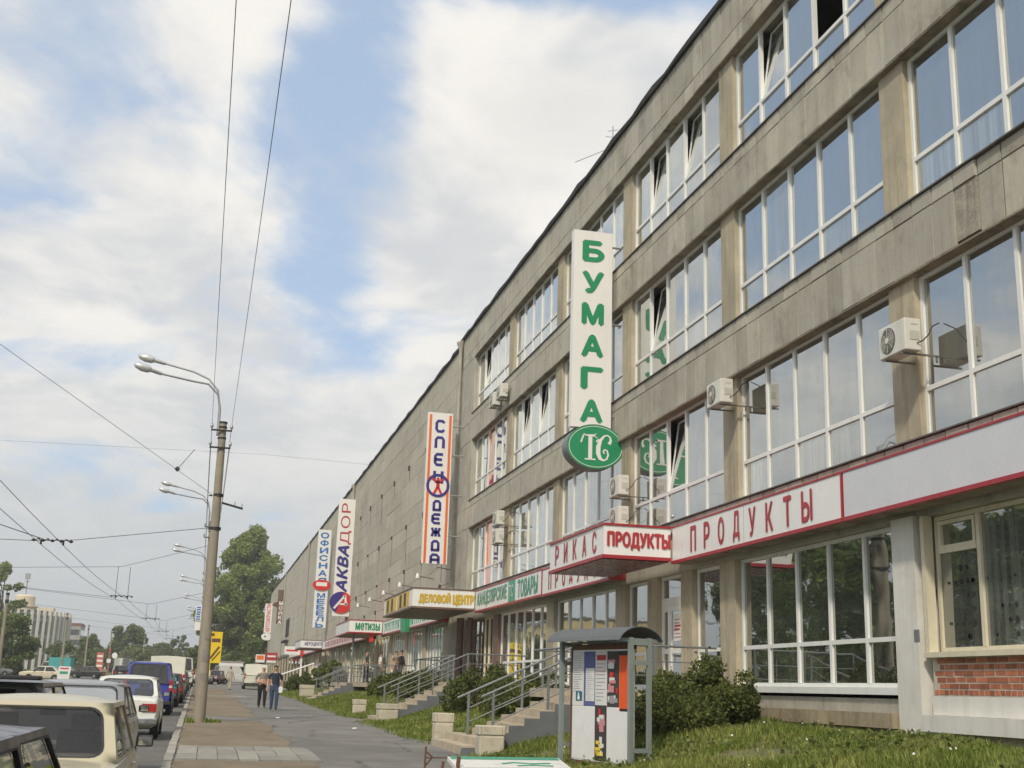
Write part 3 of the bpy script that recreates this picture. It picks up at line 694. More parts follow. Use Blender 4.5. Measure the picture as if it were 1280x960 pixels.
def fascia(name, label, y0, y1, z0, z1, face='sign', x0=10.55, trim=True, slope=0.0, vert=None):
    t = thing(name, label, 'sign', (10.7, (y0+y1)/2, z0))
    MB().box(x0, 10.99, y0+.02, y1-.02, z0+.03, z1-.03).build('sign_face', mt[face], t, True)
    sm_ = MB().box(x0-.0015, x0+.001, -.004, .004, z0+.03, z1-.03).mesh('seam', mt['flash'])
    for q in range(1, int((y1-y0)/2.05)):
        if y1-y0 < 12 and y0 > 10: new_obj('seam', sm_, t, True, (0, y0+q*2.05, 0))
    if trim:
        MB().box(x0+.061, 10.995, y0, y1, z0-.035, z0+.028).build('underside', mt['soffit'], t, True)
        b = MB(); b.box(x0-.03, x0+.06, y0, y1, z0-.04, z0+.029); b.box(x0-.015, 10.995, y0, y1, z1-.029, z1+.01)
        b.box(x0-.02, 10.99, y0-.03, y0+.019, z0-.04, z1+.005); b.build('sign_trim', mt['red'], t, True)
    return t
X0 = 10.55
t = fascia('shop_sign', 'blank pale lilac shop sign panel with red edging above the brick bay', 3.0, 19.08, 4.60, 5.44, 'signgrey')
t = fascia('shop_sign', 'white shop sign with widely spaced thin red letters right of the canopy', 19.12, 27.28, 4.60, 5.44)
for i, ch in enumerate('ПРОДУКТЫ'): letters(ch, (X0, 25.95-i*.79, 5.02), *FL, .30 if ch not in 'Ы' else .40, .56 if ch != 'Д' else .62, 'letter_red', t, .04)
t = fascia('shop_sign', 'white sign with red letters half hidden behind the corner canopy', 32.0, 39.05, 4.60, 5.44)
for i, ch in enumerate('ПРОДУКТЫ'): letters(ch, (X0, 38.1-i*.79, 5.02), *FL, .30 if ch not in 'Ы' else .40, .56, 'letter_red', t, .04)
t = fascia('shop_sign', 'white stationery shop sign with tall narrow green letters and emblem', 39.1, 49.5, 4.62, 5.46)
letters('КАНЦЕЛЯРСКИЕ', (X0, 46.55, 5.04), *FL, 5.0, .60, 'palegreen', t, .05)
letters('ТОВАРЫ', (X0, 41.0, 5.04), *FL, 2.7, .60, 'palegreen', t, .05)
MB().box(X0-.012, X0-.002, 42.75, 43.75, 4.66, 5.42).build('emblem', mt['palegreen'], t, True)
letters('ТС', (X0-.012, 43.25, 5.04), *FL, .6, .42, 'sign', t, .02)
def canopy(name, label, y0, y1, x0, z0, z1, slope=.08, trim='red', face='sign', under='brown'):
    t = thing(name, label, 'canopy sign', (x0, y0, z0))
    b = MB(); b.box(x0+.03, 10.52, y0+.012, y1, z0+.03, z1-.02); b.build('sign_box', mt[face], t, True)
    b = MB(); b.box(x0-.01, 10.53, y0-.02, y1+.01, z0-.05, z0+.028); b.box(x0-.01, 10.53, y0-.02, y1+.01, z1-.019, z1+.03); b.build('sign_trim', mt[trim], t, True)
    b = MB(); 
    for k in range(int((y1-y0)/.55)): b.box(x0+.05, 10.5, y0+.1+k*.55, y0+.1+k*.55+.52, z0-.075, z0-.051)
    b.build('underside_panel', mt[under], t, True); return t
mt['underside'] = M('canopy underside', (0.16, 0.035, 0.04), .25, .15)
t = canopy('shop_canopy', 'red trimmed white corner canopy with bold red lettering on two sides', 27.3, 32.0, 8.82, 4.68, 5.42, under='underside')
letters('ПРОДУКТЫ', (9.72, 27.3, 5.05), *FC, 1.55, .40, 'letter_red', t, .07)
for i, ch in enumerate('РИКАС'): letters(ch, (8.85, 31.3-i*.82, 5.06), *FL, .30, .50, 'letter_red', t, .04)
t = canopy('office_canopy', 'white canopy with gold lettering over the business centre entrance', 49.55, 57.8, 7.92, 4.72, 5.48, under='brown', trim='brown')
letters('ДЕЛОВОЙ', (8.86, 49.55, 5.10), *FC, 1.28, .46, 'gold', t, .085); letters('ЦЕНТР', (10.05, 49.55, 5.05), *FC, .84, .44, 'gold', t, .085)
b = MB(); b.box(7.93, 7.949, 50.4, 53.6, 4.80, 5.42); b.box(7.93, 7.949, 54.0, 57.2, 4.80, 5.42); b.build('side_panel', mt['gold'], t, True)
for y in (51.2, 52.4, 54.9, 56.2): MB().box(7.922, 7.929, y, y+.5, 4.84, 5.38).build('side_print', mt['black'], t, True)
t = fascia('shop_sign', 'long pale sign with green lettering partly hidden behind the gold lettered canopy', 57.9, 76.9, 4.66, 5.44)
b = MB(); rr = random.Random(2)
for y in np.arange(59, 76, .62):
    if 66.2 < y < 68: continue
    b.box(X0-.01, X0-.002, y, y+.16, 4.8, 5.3); b.box(X0-.01, X0-.002, y+.16, y+.42, rr.choice((4.8, 5.05, 5.2)), 5.3)
b.build('lettering', mt['palegreen'], t, True)
MB().box(X0-.25, X0-.012, 66.3, 67.9, 4.45, 5.6).build('emblem', mt['green'], t, True)
t = canopy('shop_canopy', 'white canopy with green cursive lettering above the men on the steps', 77, 85, 8.45, 4.75, 5.50, trim='red')
letters('метизы', (9.62, 77, 5.12), *FC, 1.5, .42, 'green', t, .035)
b = MB(); b.tube([(8.9, 78, 1.4), (8.9, 78, 4.7)], .07, 8); b.build('support_post', mt['greypaint'], t, True)
b = MB(); b.box(9.8, 10.05, 77.2, 77.5, 4.2, 4.68); b.build('lamp_box', mt['redbright'], t, True)
t = fascia('shop_sign', 'grey white fascia sign between the two far canopies', 85.1, 117.8, 4.7, 5.45)
b = MB()
for y in np.arange(88, 115, 1.3): b.box(X0-.01, X0-.002, y, y+.7, 4.85, 5.3)
b.build('lettering', mt['red'], t, True)
t = canopy('car_shop_canopy', 'far white canopy with small dark lettering and brown trim', 118, 125, 8.5, 4.84, 5.55, trim='brown')
letters('АВТОЦЕНТР', (9.75, 118, 5.2), *FC, 1.7, .36, 'navy', t, .03)
t = fascia('shop_sign', 'far pale fascia sign at the end of the row of shops', 125.1, 165, 4.75, 5.45)
t = thing('shop_sign', 'white board sign with red end standing on two posts before the far shops', 'sign', (9.4, 140, 1.9))
MB().box(8.4, 10.15, 140, 140.15, 4.66, 5.55).build('sign_face', mt['sign'], t, True); MB().box(10.152, 10.5, 139.98, 140.17, 4.5, 5.62).build('sign_end', mt['redbright'], t, True)
letters('ШИНОМОНТАЖ', (9.27, 140, 5.1), *FC, 1.45, .22, 'redbright', t, .03) if False else MB().box(8.6, 9.9, 139.985, 139.998, 5.02, 5.2).build('lettering', mt['redbright'], t, True)
b = MB(); b.box(10.25, 10.45, 140.2, 140.4, 1.9, 4.6); b.build('support_post', mt['sign'], t, True)
t = thing('shop_sign', 'dark red board sign on white bracket at the far end', 'sign', (9.5, 190, 2.5))
MB().box(8.7, 10.45, 190, 190.2, 4.85, 5.95).build('sign_face', mt['letter_red'], t, True); MB().box(8.95, 10.2, 189.98, 189.998, 5.3, 5.55).build('lettering', mt['sign'], t, True)
MB().box(8.9, 10.3, 190.0, 190.2, 4.5, 4.8).build('bracket', mt['sign'], t, True)
t = thing('shop_sign', 'orange and white light box sign against the tall tree', 'sign', (8.3, 200, 2.6))
MB().box(7.65, 9.05, 200, 200.3, 4.62, 5.85).build('sign_box', mt['sign'], t, True); MB().box(7.8, 8.9, 199.98, 199.998, 5.05, 5.7).build('sign_face', mt['orange'], t, True)
b = MB(); b.tube([(8.0, 200.1, 1.8), (8.0, 200.1, 4.62)], .09, 6); b.build('support_post', mt['redbright'], t, True)

# ---- vertical blade signs that stand out from the wall
def blade(name, label, y, x0, x1, z0, z1, face='sign', th=.25, arms=()):
    t = thing(name, label, 'blade sign', ((x0+x1)/2, y, z0)); MB().box(x0, x1, y, y+th, z0, z1).build('sign_box', mt[face], t, True)
    for z in arms: MB().tube([(x1-.05, y+th/2, z), (11.2, y+th/2, z), (11.2, y+.3, z)], .035, 6).build('bracket', mt['steel'], t, True)
    return t
t = blade('vertical_sign', 'tall white vertical sign with stacked green letters above a green oval', 33, 9.66, 10.87, 9.0, 15.06, arms=(14.65, 12.2, 9.4))
for i, ch in enumerate('БУМАГА'): letters(ch, (10.27, 33, 14.42 - i*.985), *FC, .60, .60, 'green', t, .09)
def ellipse(rx, rz, n=48): return [(rx*math.cos(2*math.pi*k/n), rz*math.sin(2*math.pi*k/n)) for k in range(n)]
t = thing('oval_sign', 'green oval sign with white monogram under the tall vertical sign', 'oval sign', (10.34, 32.9, 7.72))
o_ = (10.34, 32.78, 8.40)
MB().prism(ellipse(.86, .66), (10.34, 33.28, 8.40), (1, 0, 0), (0, 0, 1), (0, -.5, 0)).build('sign_box', mt['greypaint'], t, True, smooth=40)
MB().prism(ellipse(.845, .645), (10.34, 32.778, 8.40), (1, 0, 0), (0, 0, 1), (0, -.012, 0)).build('sign_face', mt['green'], t, True)
b = MB(); e1, e2 = ellipse(.80, .60), ellipse(.785, .585)
for k in range(48):
    q = (k+1) % 48; b.prism([e1[k], e1[q], e2[q], e2[k]], (10.34, 32.766, 8.40), (1, 0, 0), (0, 0, 1), (0, -.006, 0))
b.build('border', mt['sign'], t, True)
b = MB(); O, U, V_, T = (10.34, 32.766, 8.40), (1, 0, 0), (0, 0, 1), (0, -.012, 0)
b.stroke([(-.44, .10), (-.37, .30), (-.33, .36)], .045, O, U, V_, T); b.stroke([(-.36, .32), (0.03, .32)], [.03, .075], O, U, V_, T); b.stroke([(.0, .38), (.03, .25)], .04, O, U, V_, T)
b.stroke([(-.16, .30), (-.16, -.36)], .115, O, U, V_, T); b.stroke([(-.32, -.375), (.0, -.375)], .04, O, U, V_, T)
cs = [(.40, .10), (.45, .18), (.44, .29), (.36, .35), (.26, .33), (.15, .20), (.08, 0), (.08, -.2), (.14, -.34), (.24, -.39), (.34, -.34), (.38, -.22), (.35, -.10), (.27, -.07), (.23, -.13), (.27, -.19)]
b.stroke(cs, [.10, .075, .045, .04, .05, .09, .13, .13, .10, .05, .05, .05, .045, .04, .04, .04], O, U, V_, T)
b.stroke([(.02, .14), (.10, .22)], .05, O, U, V_, T); b.build('monogram', mt['sign'], t, True)
MB().tube([(11.1, 33.05, 8.40), (11.4, 33.05, 8.4), (11.4, 33.05, 7.6)], .03, 6).build('bracket', mt['steel'], t, True)
t = blade('vertical_sign', 'tall white vertical sign with orange side stripes and navy letters', 55.5, 9.24, 10.42, 7.08, 14.2, arms=(13.6, 12.2, 10.3, 8.4))
for x in (9.30, 10.24): MB().box(x, x+.12, 55.49, 55.498, 7.1, 14.1).build('stripe', mt['orange'], t, True)
def blocky(ch, o, w, h, sw, mat, b):
    S_ = {'С': [[(1, .82), (.8, 1), (.2, 1), (0, .8), (0, .2), (.2, 0), (.8, 0), (1, .18)]], 'П': [[(0, 0), (0, .8), (.2, 1), (.8, 1), (1, .8), (1, 0)]],
          'Е': [[(1, 1), (.2, 1), (0, .8), (0, .2), (.2, 0), (1, 0)], [(0, .5), (.9, .5)]], 'Ц': [[(0, 1), (0, .2), (.2, 0), (1, 0)], [(1, 1), (1, -.15)]],
          'Д': [[(.1, 0), (.1, .8), (.3, 1), (.7, 1), (.9, .8), (.9, 0)], [(-.05, -.02), (1.05, -.02)]], 'Ж': [[(.5, 0), (.5, 1)], [(0, 1), (.15, .6), (.5, .5), (.85, .6), (1, 1)], [(0, 0), (.15, .4), (.5, .5), (.85, .4), (1, 0)]],
          'А': [[(0, 0), (0, .75), (.2, 1), (.7, 1), (1, .75), (1, 0)], [(0, .42), (1, .42)]]}
    for st in S_[ch]: b.stroke([((x-.5)*w, (y-.5)*h) for x, y in st], sw, o, (1, 0, 0), (0, 0, 1), (0, -.012, 0))
for i, ch in enumerate('СПЕЦ'): b = MB(); blocky(ch, (9.83, 55.498, 13.55-i*.80), .36, .50, .135, 'navy', b); b.build('lettering', mt['navy'], t, True)
for i, ch in enumerate('ДЕЖДА'): b = MB(); blocky(ch, (9.83, 55.498, 9.78-i*.62), .36, .40, .125, 'navy', b); b.build('lettering', mt['navy'], t, True)
b = MB(); e1, e2 = ellipse(.55, .55), ellipse(.43, .43)
for k in range(48): q = (k+1) % 48; b.prism([e1[k], e1[q], e2[q], e2[k]], (9.83, 55.488, 10.72), (1, 0, 0), (0, 0, 1), (0, -.02, 0))
b.build('emblem_ring', mt['navy'], t, True)
b = MB(); O = (9.83, 55.486, 10.72)
b.stroke([(0, .12), (-.30, .33)], .09, O, U, V_, T); b.stroke([(0, .12), (.30, .33)], .09, O, U, V_, T); b.stroke([(0, .2), (0, -.1)], .16, O, U, V_, T)
b.stroke([(-.02, -.08), (-.18, -.40)], .11, O, U, V_, T); b.stroke([(.02, -.08), (.18, -.40)], .11, O, U, V_, T); b.prism([(.075*math.cos(a), .30+.075*math.sin(a)) for a in np.arange(0, 6.28, .6)], O, U, V_, T)
b.build('emblem_figure', mt['redbright'], t, True)
t = blade('vertical_sign', 'white vertical sign with purple lettering turned sideways and red blue oval', 100.5, 9.62, 10.98, 6.95, 16.5, arms=(15, 12, 8.6))
letters('АКВА', (10.22, 100.5, 10.75), (0, 0, 1), (-1, 0, 0), 3.7, .82, 'navy', t, .09, .25)
letters('ДОР', (10.32, 100.5, 14.45), (0, 0, 1), (-1, 0, 0), 3.4, .92, 'letter_red', t, -.008, .0)
b = MB(); O = (10.26, 100.49, 8.05); e = ellipse(.92, .86, 32)
b.prism(e, O, U, V_, (0, -.1, 0)); b.build('oval', mt['redbright'], t, True)
MB().prism([p for p in e if p[0]-p[1]*.35 < .0], (10.26, 100.388, 8.05), U, V_, (0, -.01, 0)).build('oval_half', mt['navy'], t, True)
b = MB(); O = (10.26, 100.376, 8.05); b.stroke([(-.55, -.5), (.3, .55)], .17, O, U, V_, T); b.stroke([(.3, .6), (.42, -.25)], .17, O, U, V_, T); b.stroke([(-.1, -.14), (.55, -.14)], .13, O, U, V_, T)
b.build('oval_letter', mt['sign'], t, True)
t = blade('vertical_sign', 'narrow white vertical furniture sign with stacked blue letters', 118, 9.52, 10.75, 6.75, 16.0, arms=(15, 8))
for i, ch in enumerate('ОФИСНАЯ'): letters(ch, (10.14, 118, 15.45-i*.72), *FC, .74, .52, 'blue', t, .08)
for i, ch in enumerate('МЕБЕЛЬ'): letters(ch, (10.14, 118, 9.75-i*.55), *FC, .70, .42, 'blue', t, .08)
b = MB(); b.prism(ellipse(.86, .50, 32), (10.12, 117.99, 10.72), U, V_, (0, -.12, 0)); b.build('oval', mt['redbright'], t, True)
MB().box(9.6, 10.62, 117.86, 117.869, 10.62, 10.98).build('oval_print', mt['sign'], t, True)
t = blade('vertical_sign', 'dark brown vertical sign with white stacked letters near the far corner', 195, 10.12, 10.97, 10.45, 15.7, 'brown', th=.4)
for i, ch in enumerate('МОЙКА'): letters(ch, (10.66, 195, 13.6-i*.72), *FC, .5, .55, 'sign', t, .07)
b = MB(); b.prism([(0, 0), (-.9, .35), (-.6, .75), (0, .9)], (10.2, 195.2, 12.9), U, V_, (0, -.3, 0)); b.build('arrow_plate', mt['rust'], t, True)
t = blade('vertical_sign', 'narrow red lettered vertical sign with white oval at far corner', 228, 9.75, 11.0, 10.3, 15.5, 'sign', th=.4)
letters('АВТОЗАПЧАСТИ', (10.38, 228, 12.9), (0, 0, 1), (-1, 0, 0), 4.9, .75, 'redbright', t, .03)
b = MB(); b.prism(ellipse(.95, .65, 24), (10.3, 227.9, 9.6), U, V_, (0, -.3, 0)); b.build('oval', mt['sign'], t, True)
MB().box(9.9, 10.2, 227.58, 227.598, 9.5, 9.75).build('oval_print', mt['black'], t, True)
# spot lamps over the far fascia
def spot(y):
    t = thing('spot_lamp', 'small white spot lamp over the far signs, rightmost in its row', 'spot lamp', (10.9, y, 6.75), group='spot lamps above the far shop signs')
    b = MB(); b.tube([(.1, 0, .2), (-.75, 0, .32)], .018, 5); b.build('arm', mt['black'], t)
    b = MB(); b.tube([(-.75, 0, .22), (-.75, 0, .46)], [.11, .06], 8); b.build('lamp_head', mt['sign'], t); return t
s0 = spot(56.8)
for y in (62, 68, 74.5, 81, 87.5): c = copy_tree(s0); c.location.y = y; c['label'] = 'small white spot lamp over the far signs, %s in its row' % {62: 'second from the right', 68: 'third from the right', 74.5: 'third from the left', 81: 'second from the left', 87.5: 'leftmost'}[y]

# ------------------------------------------------------------------ air conditioner units
def fan_unit(label, y, z, x=10.72, big=1.0, group='outdoor air conditioner units on the facade', fan=True):
    t = thing('air_conditioner', label, 'air conditioner', (x, y, z), group=group); w, h, d = .80*big, .54*big, .30
    b = MB(); b.box(-d/2, d/2, -w/2, w/2, 0, h); me = b.mesh('casing', mt['acwhite']); o = new_obj('casing', me, t)
    bv = o.modifiers.new('bevel', 'BEVEL'); bv.width = .018; bv.segments = 2
    b = MB(); b.prism([(.22*big*math.cos(a), .22*big*math.sin(a)) for a in np.arange(0, 6.283, .2618)], (-d/2-.001, w*.14, h*.5), (0, 1, 0), (0, 0, 1), (-.008, 0, 0)); b.build('fan_recess', mt['acdark'], t)
    b = MB()
    for k in range(1, 6):
        r = .038*k*big; pts = [(-d/2-.018, w*.14+r*math.cos(a), h*.5+r*math.sin(a)) for a in np.arange(0, 6.4, .3927)]; b.tube(pts, .0035, 4, cap=False)
    for a in np.arange(0, 6.28, .785): b.tube([(-d/2-.018, w*.14, h*.5), (-d/2-.018, w*.14+.21*big*math.cos(a), h*.5+.21*big*math.sin(a))], .0035, 4)
    b.prism([(.05*math.cos(a), .05*math.sin(a)) for a in np.arange(0, 6.283, .5236)], (-d/2-.02, w*.14, h*.5), (0, 1, 0), (0, 0, 1), (-.01, 0, 0)); b.build('fan_grille', mt['acwhite'], t)
    b = MB(); b.box(-.03, .09, -w/2-.006, -w/2+.001, h*.8, h*.84); b.box(-.06, .11, -w/2-.01, -w/2+.001, h*.32, h*.60); b.build('valve_cover', mt['acshade'], t)
    b = MB()
    for yy in (-w*.33, w*.33): b.bar((-d/2-.03, yy, -.03), (.55, yy, -.03), .03); b.bar((.5, yy, -.03), (.5, yy, -.14), .03)
    b.build('bracket', mt['acbracket'], t)
    b = MB(); b.tube([(.06, -w/2-.01, .12), (.12, -w/2-.07, .14), (.24, -w/2-.07, .26), (.34, -w/2-.03, .42), (.52, -w/2+.05, .52)], .011, 6); b.build('hose', mt['black'], t)
    return t
mt['acbracket'] = M('bracket steel', (.16, .145, .125), .6, .2, 6); mt['acwhite'] = M('air conditioner white', (0.66, 0.65, 0.59), .45, .06, 4, streak=.2, stain=(.4, .36, .28)); mt['acdark'] = M('fan recess', (.12, .12, .115), .7, .2, 6); mt['acshade'] = M('valve cover', (.50, .49, .43), .5, .05)
def place_ac(label, y, z, **k): return fan_unit(label, y, z, **k)
fan_unit('white air conditioner with round fan grille and black hoses beside the rightmost pier', 17.32, 7.10)
fan_unit('white air conditioner seen edge on under the ledge right of the green oval', 24.75, 7.88)
fan_unit('upper of two air conditioners beside the green oval sign', 31.75, 6.84)
fan_unit('lower of two air conditioners just above the corner canopy', 31.75, 5.98)
fan_unit('nearer of two air conditioners high under the top floor windows at far end', 46.6, 12.98)
fan_unit('farther of two air conditioners high under the top floor windows at far end', 47.9, 12.92)
fan_unit('upper of two stacked air conditioners beside the pier near the drainpipe', 46.5, 7.82)
fan_unit('lower of two stacked air conditioners beside the pier near the drainpipe', 46.5, 7.1)

# ------------------------------------------------------------------ entrance stairs, railings, urns
def rail_run(b, pts, post_x, y, zf, h=.95):
    pass
def stairs(label, y0, y1, xs, z0, n, top_x, land_y, rise=.152, run=.33, near=True, wide=None):
    t = thing('entrance_stairs', label, 'stairs', (xs, (y0+y1)/2, z0))
    for k in range(n):
        a = xs + k*run; yy1 = y1 + (wide if (wide and k < 2) else 0)
        st = MB().box(a, a+run+.02, y0+(.0 if k else -.05), yy1, z0+k*rise-.10, z0+(k+1)*rise).mesh('step', mt['step']); new_obj('step', st, t, True)
    zt = z0+n*rise; xt = xs+n*run
    MB().box(xt+.021, 11.05, land_y[0], land_y[1], zt-.22, zt).build('landing', mt['step'], t, True)
    b = MB(); b.prism([(xs-.1, z0-.35), (xs+.25, z0-.35), (xt+.5, zt-.42), (11.0, zt-.42), (11.0, zt-.221), (xt+.021, zt-.221)] + [q for k in reversed(range(n)) for q in ((xs+(k+1)*run, z0+(k+1)*rise-.03-(.0)), (xs+k*run, z0+(k+1)*rise-.03))], (0, y0-.07, 0), (1, 0, 0), (0, 0, 1), (0, .065, 0)); b.build('stringer', mt['stringer'], t, True)
    b = MB(); b.box(xs+.6, xt, y0+.2, y1-.1, z0-.6, z0+.05); b.box(xt-.2, xt, y0+.1, y1-.1, z0-.4, zt-.2); b.box(xt+1.4, xt+1.65, y0+.05, y0+.3, z0-.4, zt-.22); b.build('stair_base', mt['concrete'], t, True)
    def rail(y, x_start, level_to=None, name='railing'):
        b = MB(); f = lambda x: z0 + (x-xs)/run*rise if x < xt else zt
        xa, xb = x_start, xt+.05
        for h, r_ in ((.95, .028), (.62, .014), (.32, .014)):
            pts = [(xa-(.25 if h > .9 else 0), y, f(xa)+h-(.11 if h > .9 else 0)), (xb, y, f(xb)+h)] + ([(level_to, y, zt+h)] if level_to else []); b.tube(pts, r_, 6)
        k = 0; x = xa
        while x <= xb+.01: b.bar((x, y, f(x)-.05), (x, y, f(x)+.95), .05); x += (xb-xa)/2
        if level_to:
            x = xb+1.2
            while x < level_to+.1: b.bar((x, y, zt-.05), (x, y, zt+.95), .05); x += 1.2
        b.build(name, mt['greypaint'], t, True)
    rail(y0+.03, xs+.65, 10.9); rail(y1-.03, xs+.55, None); 
    b = MB()
    for h, r_ in ((.95, .028), (.45, .014)):
        if land_y[1] > y1+.5: b.tube([(xt+.1, y1, zt+h), (xt+.1, land_y[1]-.05, zt+h), (10.9, land_y[1]-.05, zt+h)], r_, 6)
        if land_y[0] < y0-.5: b.tube([(xt+.1, y0, zt+h), (xt+.1, land_y[0]+.05, zt+h), (10.9, land_y[0]+.05, zt+h)], r_, 6)
    for yy in np.arange(land_y[0]+.05, land_y[1], 1.25):
        if yy < y0-.2 or yy > y1+.2: b.bar((xt+.1, yy, zt-.05), (xt+.1, yy, zt+.95), .05)
    if b.v: b.build('landing_railing', mt['greypaint'], t, True)
    return t, zt
stairs('sandy concrete steps with grey railings up to the grocery door', 25.5, 27.6, 5.25, .26, 9, 8.3, (25.5, 31.5), wide=1.4)
stairs('middle flight of sandy steps with grey railings and dark sloping side', 42.0, 44.6, 5.75, .40, 9, 8.6, (42.0, 53.5))
_, Z3 = stairs('far flight of sandy steps with railings beside standing men', 71.2, 74.2, 5.9, .66, 7, 8.5, (66, 84), rise=.15)
def urn(label, x, y, z, s, h):
    t = thing('stone_urn', label, 'concrete urn', (x, y, z), random.uniform(-.12, .12), 'square concrete urns beside the steps')
    b = MB(); b.box(-s/2, s/2, -s/2, s/2, -.15, h*.70); o = b.build('body', mt['urn'], t); m = o.modifiers.new('bevel', 'BEVEL'); m.width = .035; m.segments = 2
    b = MB()
    for a in (-1, 1):
        b.box(a*s*.52-.05*(a > 0)-.0, a*s*.52+.05*(a < 0), -s*.52, s*.52, h*.70+.012, h); b.box(-s*.52+.051, s*.52-.051, a*s*.52-.05*(a > 0), a*s*.52+.05*(a < 0), h*.70+.012, h)
    b.box(-s*.47, s*.47, -s*.47, s*.47, h*.6, h*.93); o = b.build('rim', mt['urn'], t); m = o.modifiers.new('bevel', 'BEVEL'); m.width = .015; m.segments = 1
    return t
urn('pale square concrete urn left of the nearest steps', 5.6, 29.45, .24, .44, .74)
urn('pale square concrete urn in front of the nearest steps behind the fallen sign', 5.74, 25.05, .20, .52, .64)
urn('small concrete urn left of the middle steps', 5.72, 46.9, .43, .5, .62)
urn('low wide concrete urn right of the middle steps', 5.95, 41.2, .38, .62, .62)
urn('farthest concrete urn beside the far steps', 6.1, 76.4, .70, .8, .8)

# ------------------------------------------------------------------ poster board on the bank
def poster_board():
    a = Vector((6.84, 19.45, 0)); c = Vector((6.34, 21.15, 0)); u = (a-c).normalized(); L = (a-c).length; n = Vector((-u.y, u.x, 0)); n = n if n.x < 0 else -n
    zb = bank_z(6.5, 20.3)-.15; t = thing('poster_board', 'grey outdoor poster board with arched roof covered with posters and white sheets', 'notice board', (6.47, 20.3, zb))
    P = lambda s, d, z: tuple(c + u*s + n*d + Vector((0, 0, zb+z)))
    def ob(b, s0, s1, d0, d1, z0, z1):
        b.obox(P((s0+s1)/2, (d0+d1)/2, (z0+z1)/2), u*(s1-s0)/2, n*(d1-d0)/2, Vector((0, 0, (z1-z0)/2)))
    b = MB(); ob(b, 0.0, L, -.03, .03, .22, 2.06); b.build('backing', mt['sign'], t, True)
    b = MB(); ob(b, -.02, L+.02, -.05, .05, 2.062, 2.15); ob(b, 0, L, -.04, .045, .12, .218); ob(b, -.045, -.003, -.045, .045, .12, 2.1); b.build('frame', mt['rust'], t, True)
    for s in (-.20, L+.10):
        b = MB(); ob(b, s, s+.07, .12, .19, -.6, 2.24); ob(b, s+.003, s+.067, -.25, -.18, -.6, 2.24)
        for z in (.42, 1.80, 2.12): ob(b, s+.010, s+.060, -.179, .119, z, z+.07)
        b.build('post', mt['boardpaint'], t, True)
    # arched sheet roof
    b = MB(); N = 12; pr = None
    for k in range(N+1):
        an = R(-72+144*k/N); d = .46*math.sin(an); z = 2.20 + .33*math.cos(an) - .12
        cur = [P(-.24, d, z), P(L+.22, d, z), P(L+.22, d*1.0, z+.014), P(-.24, d*1.0, z+.014)]
        if pr:
            for q in range(4): b.quad(pr[q], pr[(q+1) % 4], cur[(q+1) % 4], cur[q])
        else: b.poly(cur)
        pr = cur
    b.poly(pr); b.build('roof', M('sheet roof', (.12, .13, .14), .75, .12, 4, streak=.2), t, True, smooth=30)
    b = MB(); ob(b, L+.10, L+.115, -.42, .42, 2.17, 2.23); ob(b, -.3, L+.09, -.02, .02, 2.165, 2.2); b.build('roof_tie', mt['boardpaint'], t, True)
    # posters: five columns, upper row full, lower row white sheets with one dark bill
    cw = L/5
    def sheet_(s0, s1, z0, z1, mat, d=.034, name='poster'): b = MB(); ob(b, s0+.006, s1-.006, d-.003, d+.003, z0, z1); return b.build(name, mt[mat], t, True)
    pap = ['paper', 'paperblue', 'paper', 'billdark', 'billorange']; up = []
    for k in range(5): up.append(sheet_(k*cw, (k+1)*cw, 1.12-(.06 if k == 4 else 0), 2.03, pap[k]))
    for k in (0, 1, 3, 4): sheet_(k*cw, (k+1)*cw, .24, 1.10-(.06 if k == 4 else 0), 'paperwhite')
    low = sheet_(2*cw, 3*cw, .24, 1.14, 'billdark', .036)
    rr = random.Random(5)
    def blocks(parent, k, z0, z1, cols, nmin, d=.041):
        for ci, mcol in enumerate(cols):
            b = MB()
            for q in range(nmin):
                w_ = rr.uniform(.04, .16); s0 = k*cw + .03 + rr.uniform(0, max(.01, cw-.06-w_)); z = rr.uniform(z0+.03, z1-.12); hh = rr.uniform(.03, .11)
                ob(b, s0, s0+w_, d, d+.002+.0006*ci+.0002*q, z, z+hh)
            b.build('poster_print', mt[mcol], parent, False)
    def lines(parent, k, z0, z1, mcol, n, wmin=.5):
        b = MB()
        for q in range(n): z = z1-(q+.7)*(z1-z0)/n; w_ = (cw-.08)*rr.uniform(wmin, 1); ob(b, k*cw+.04, k*cw+.04+w_, .0405, .042, z, z+.008)
        b.build('poster_print', mt[mcol], parent, False)
    lines(up[0], 0, 1.35, 1.98, 'inkgrey', 16); b = MB(); ob(b, .12, cw-.04, .0405, .042, 1.2, 1.36); b.build('poster_print', mt['teal'], up[0])
    b = MB(); b.prism([(.02, 0), (.10, 0), (.07, .12), (.05, .13)], P(.15, .044, 1.22), u, (0, 0, 1), n*.002); b.build('poster_print', mt['sign'], up[0])
    b = MB(); ob(b, cw+.07, 2*cw-.012, .0405, .042, 1.2, 1.75); b.build('poster_print', mt['paper'], up[1]); lines(up[1], 1.15, 1.22, 1.7, 'inkgrey', 14, .4)
    b = MB(); ob(b, 2*cw+.05, 3*cw-.03, .0405, .042, 1.88, 1.97); b.build('poster_print', mt['letter_red'], up[2]); lines(up[2], 2, 1.2, 1.62, 'inkgrey', 7); lines(up[2], 2, 1.62, 1.86, 'letter_red', 4, .3)
    blocks(up[3], 3, 1.3, 2.0, ('redbright', 'paper', 'pinkish'), 5); blocks(up[3], 3, 1.13, 1.35, ('paper', 'inkgrey'), 4)
    b = MB(); ob(b, 4*cw+.006, 5*cw-.006, .0405, .042, 1.96, 2.03); ob(b, 4*cw+.04, 5*cw-.01, .0405, .042, 1.065, 1.10); b.build('poster_print', mt['black'], up[4])
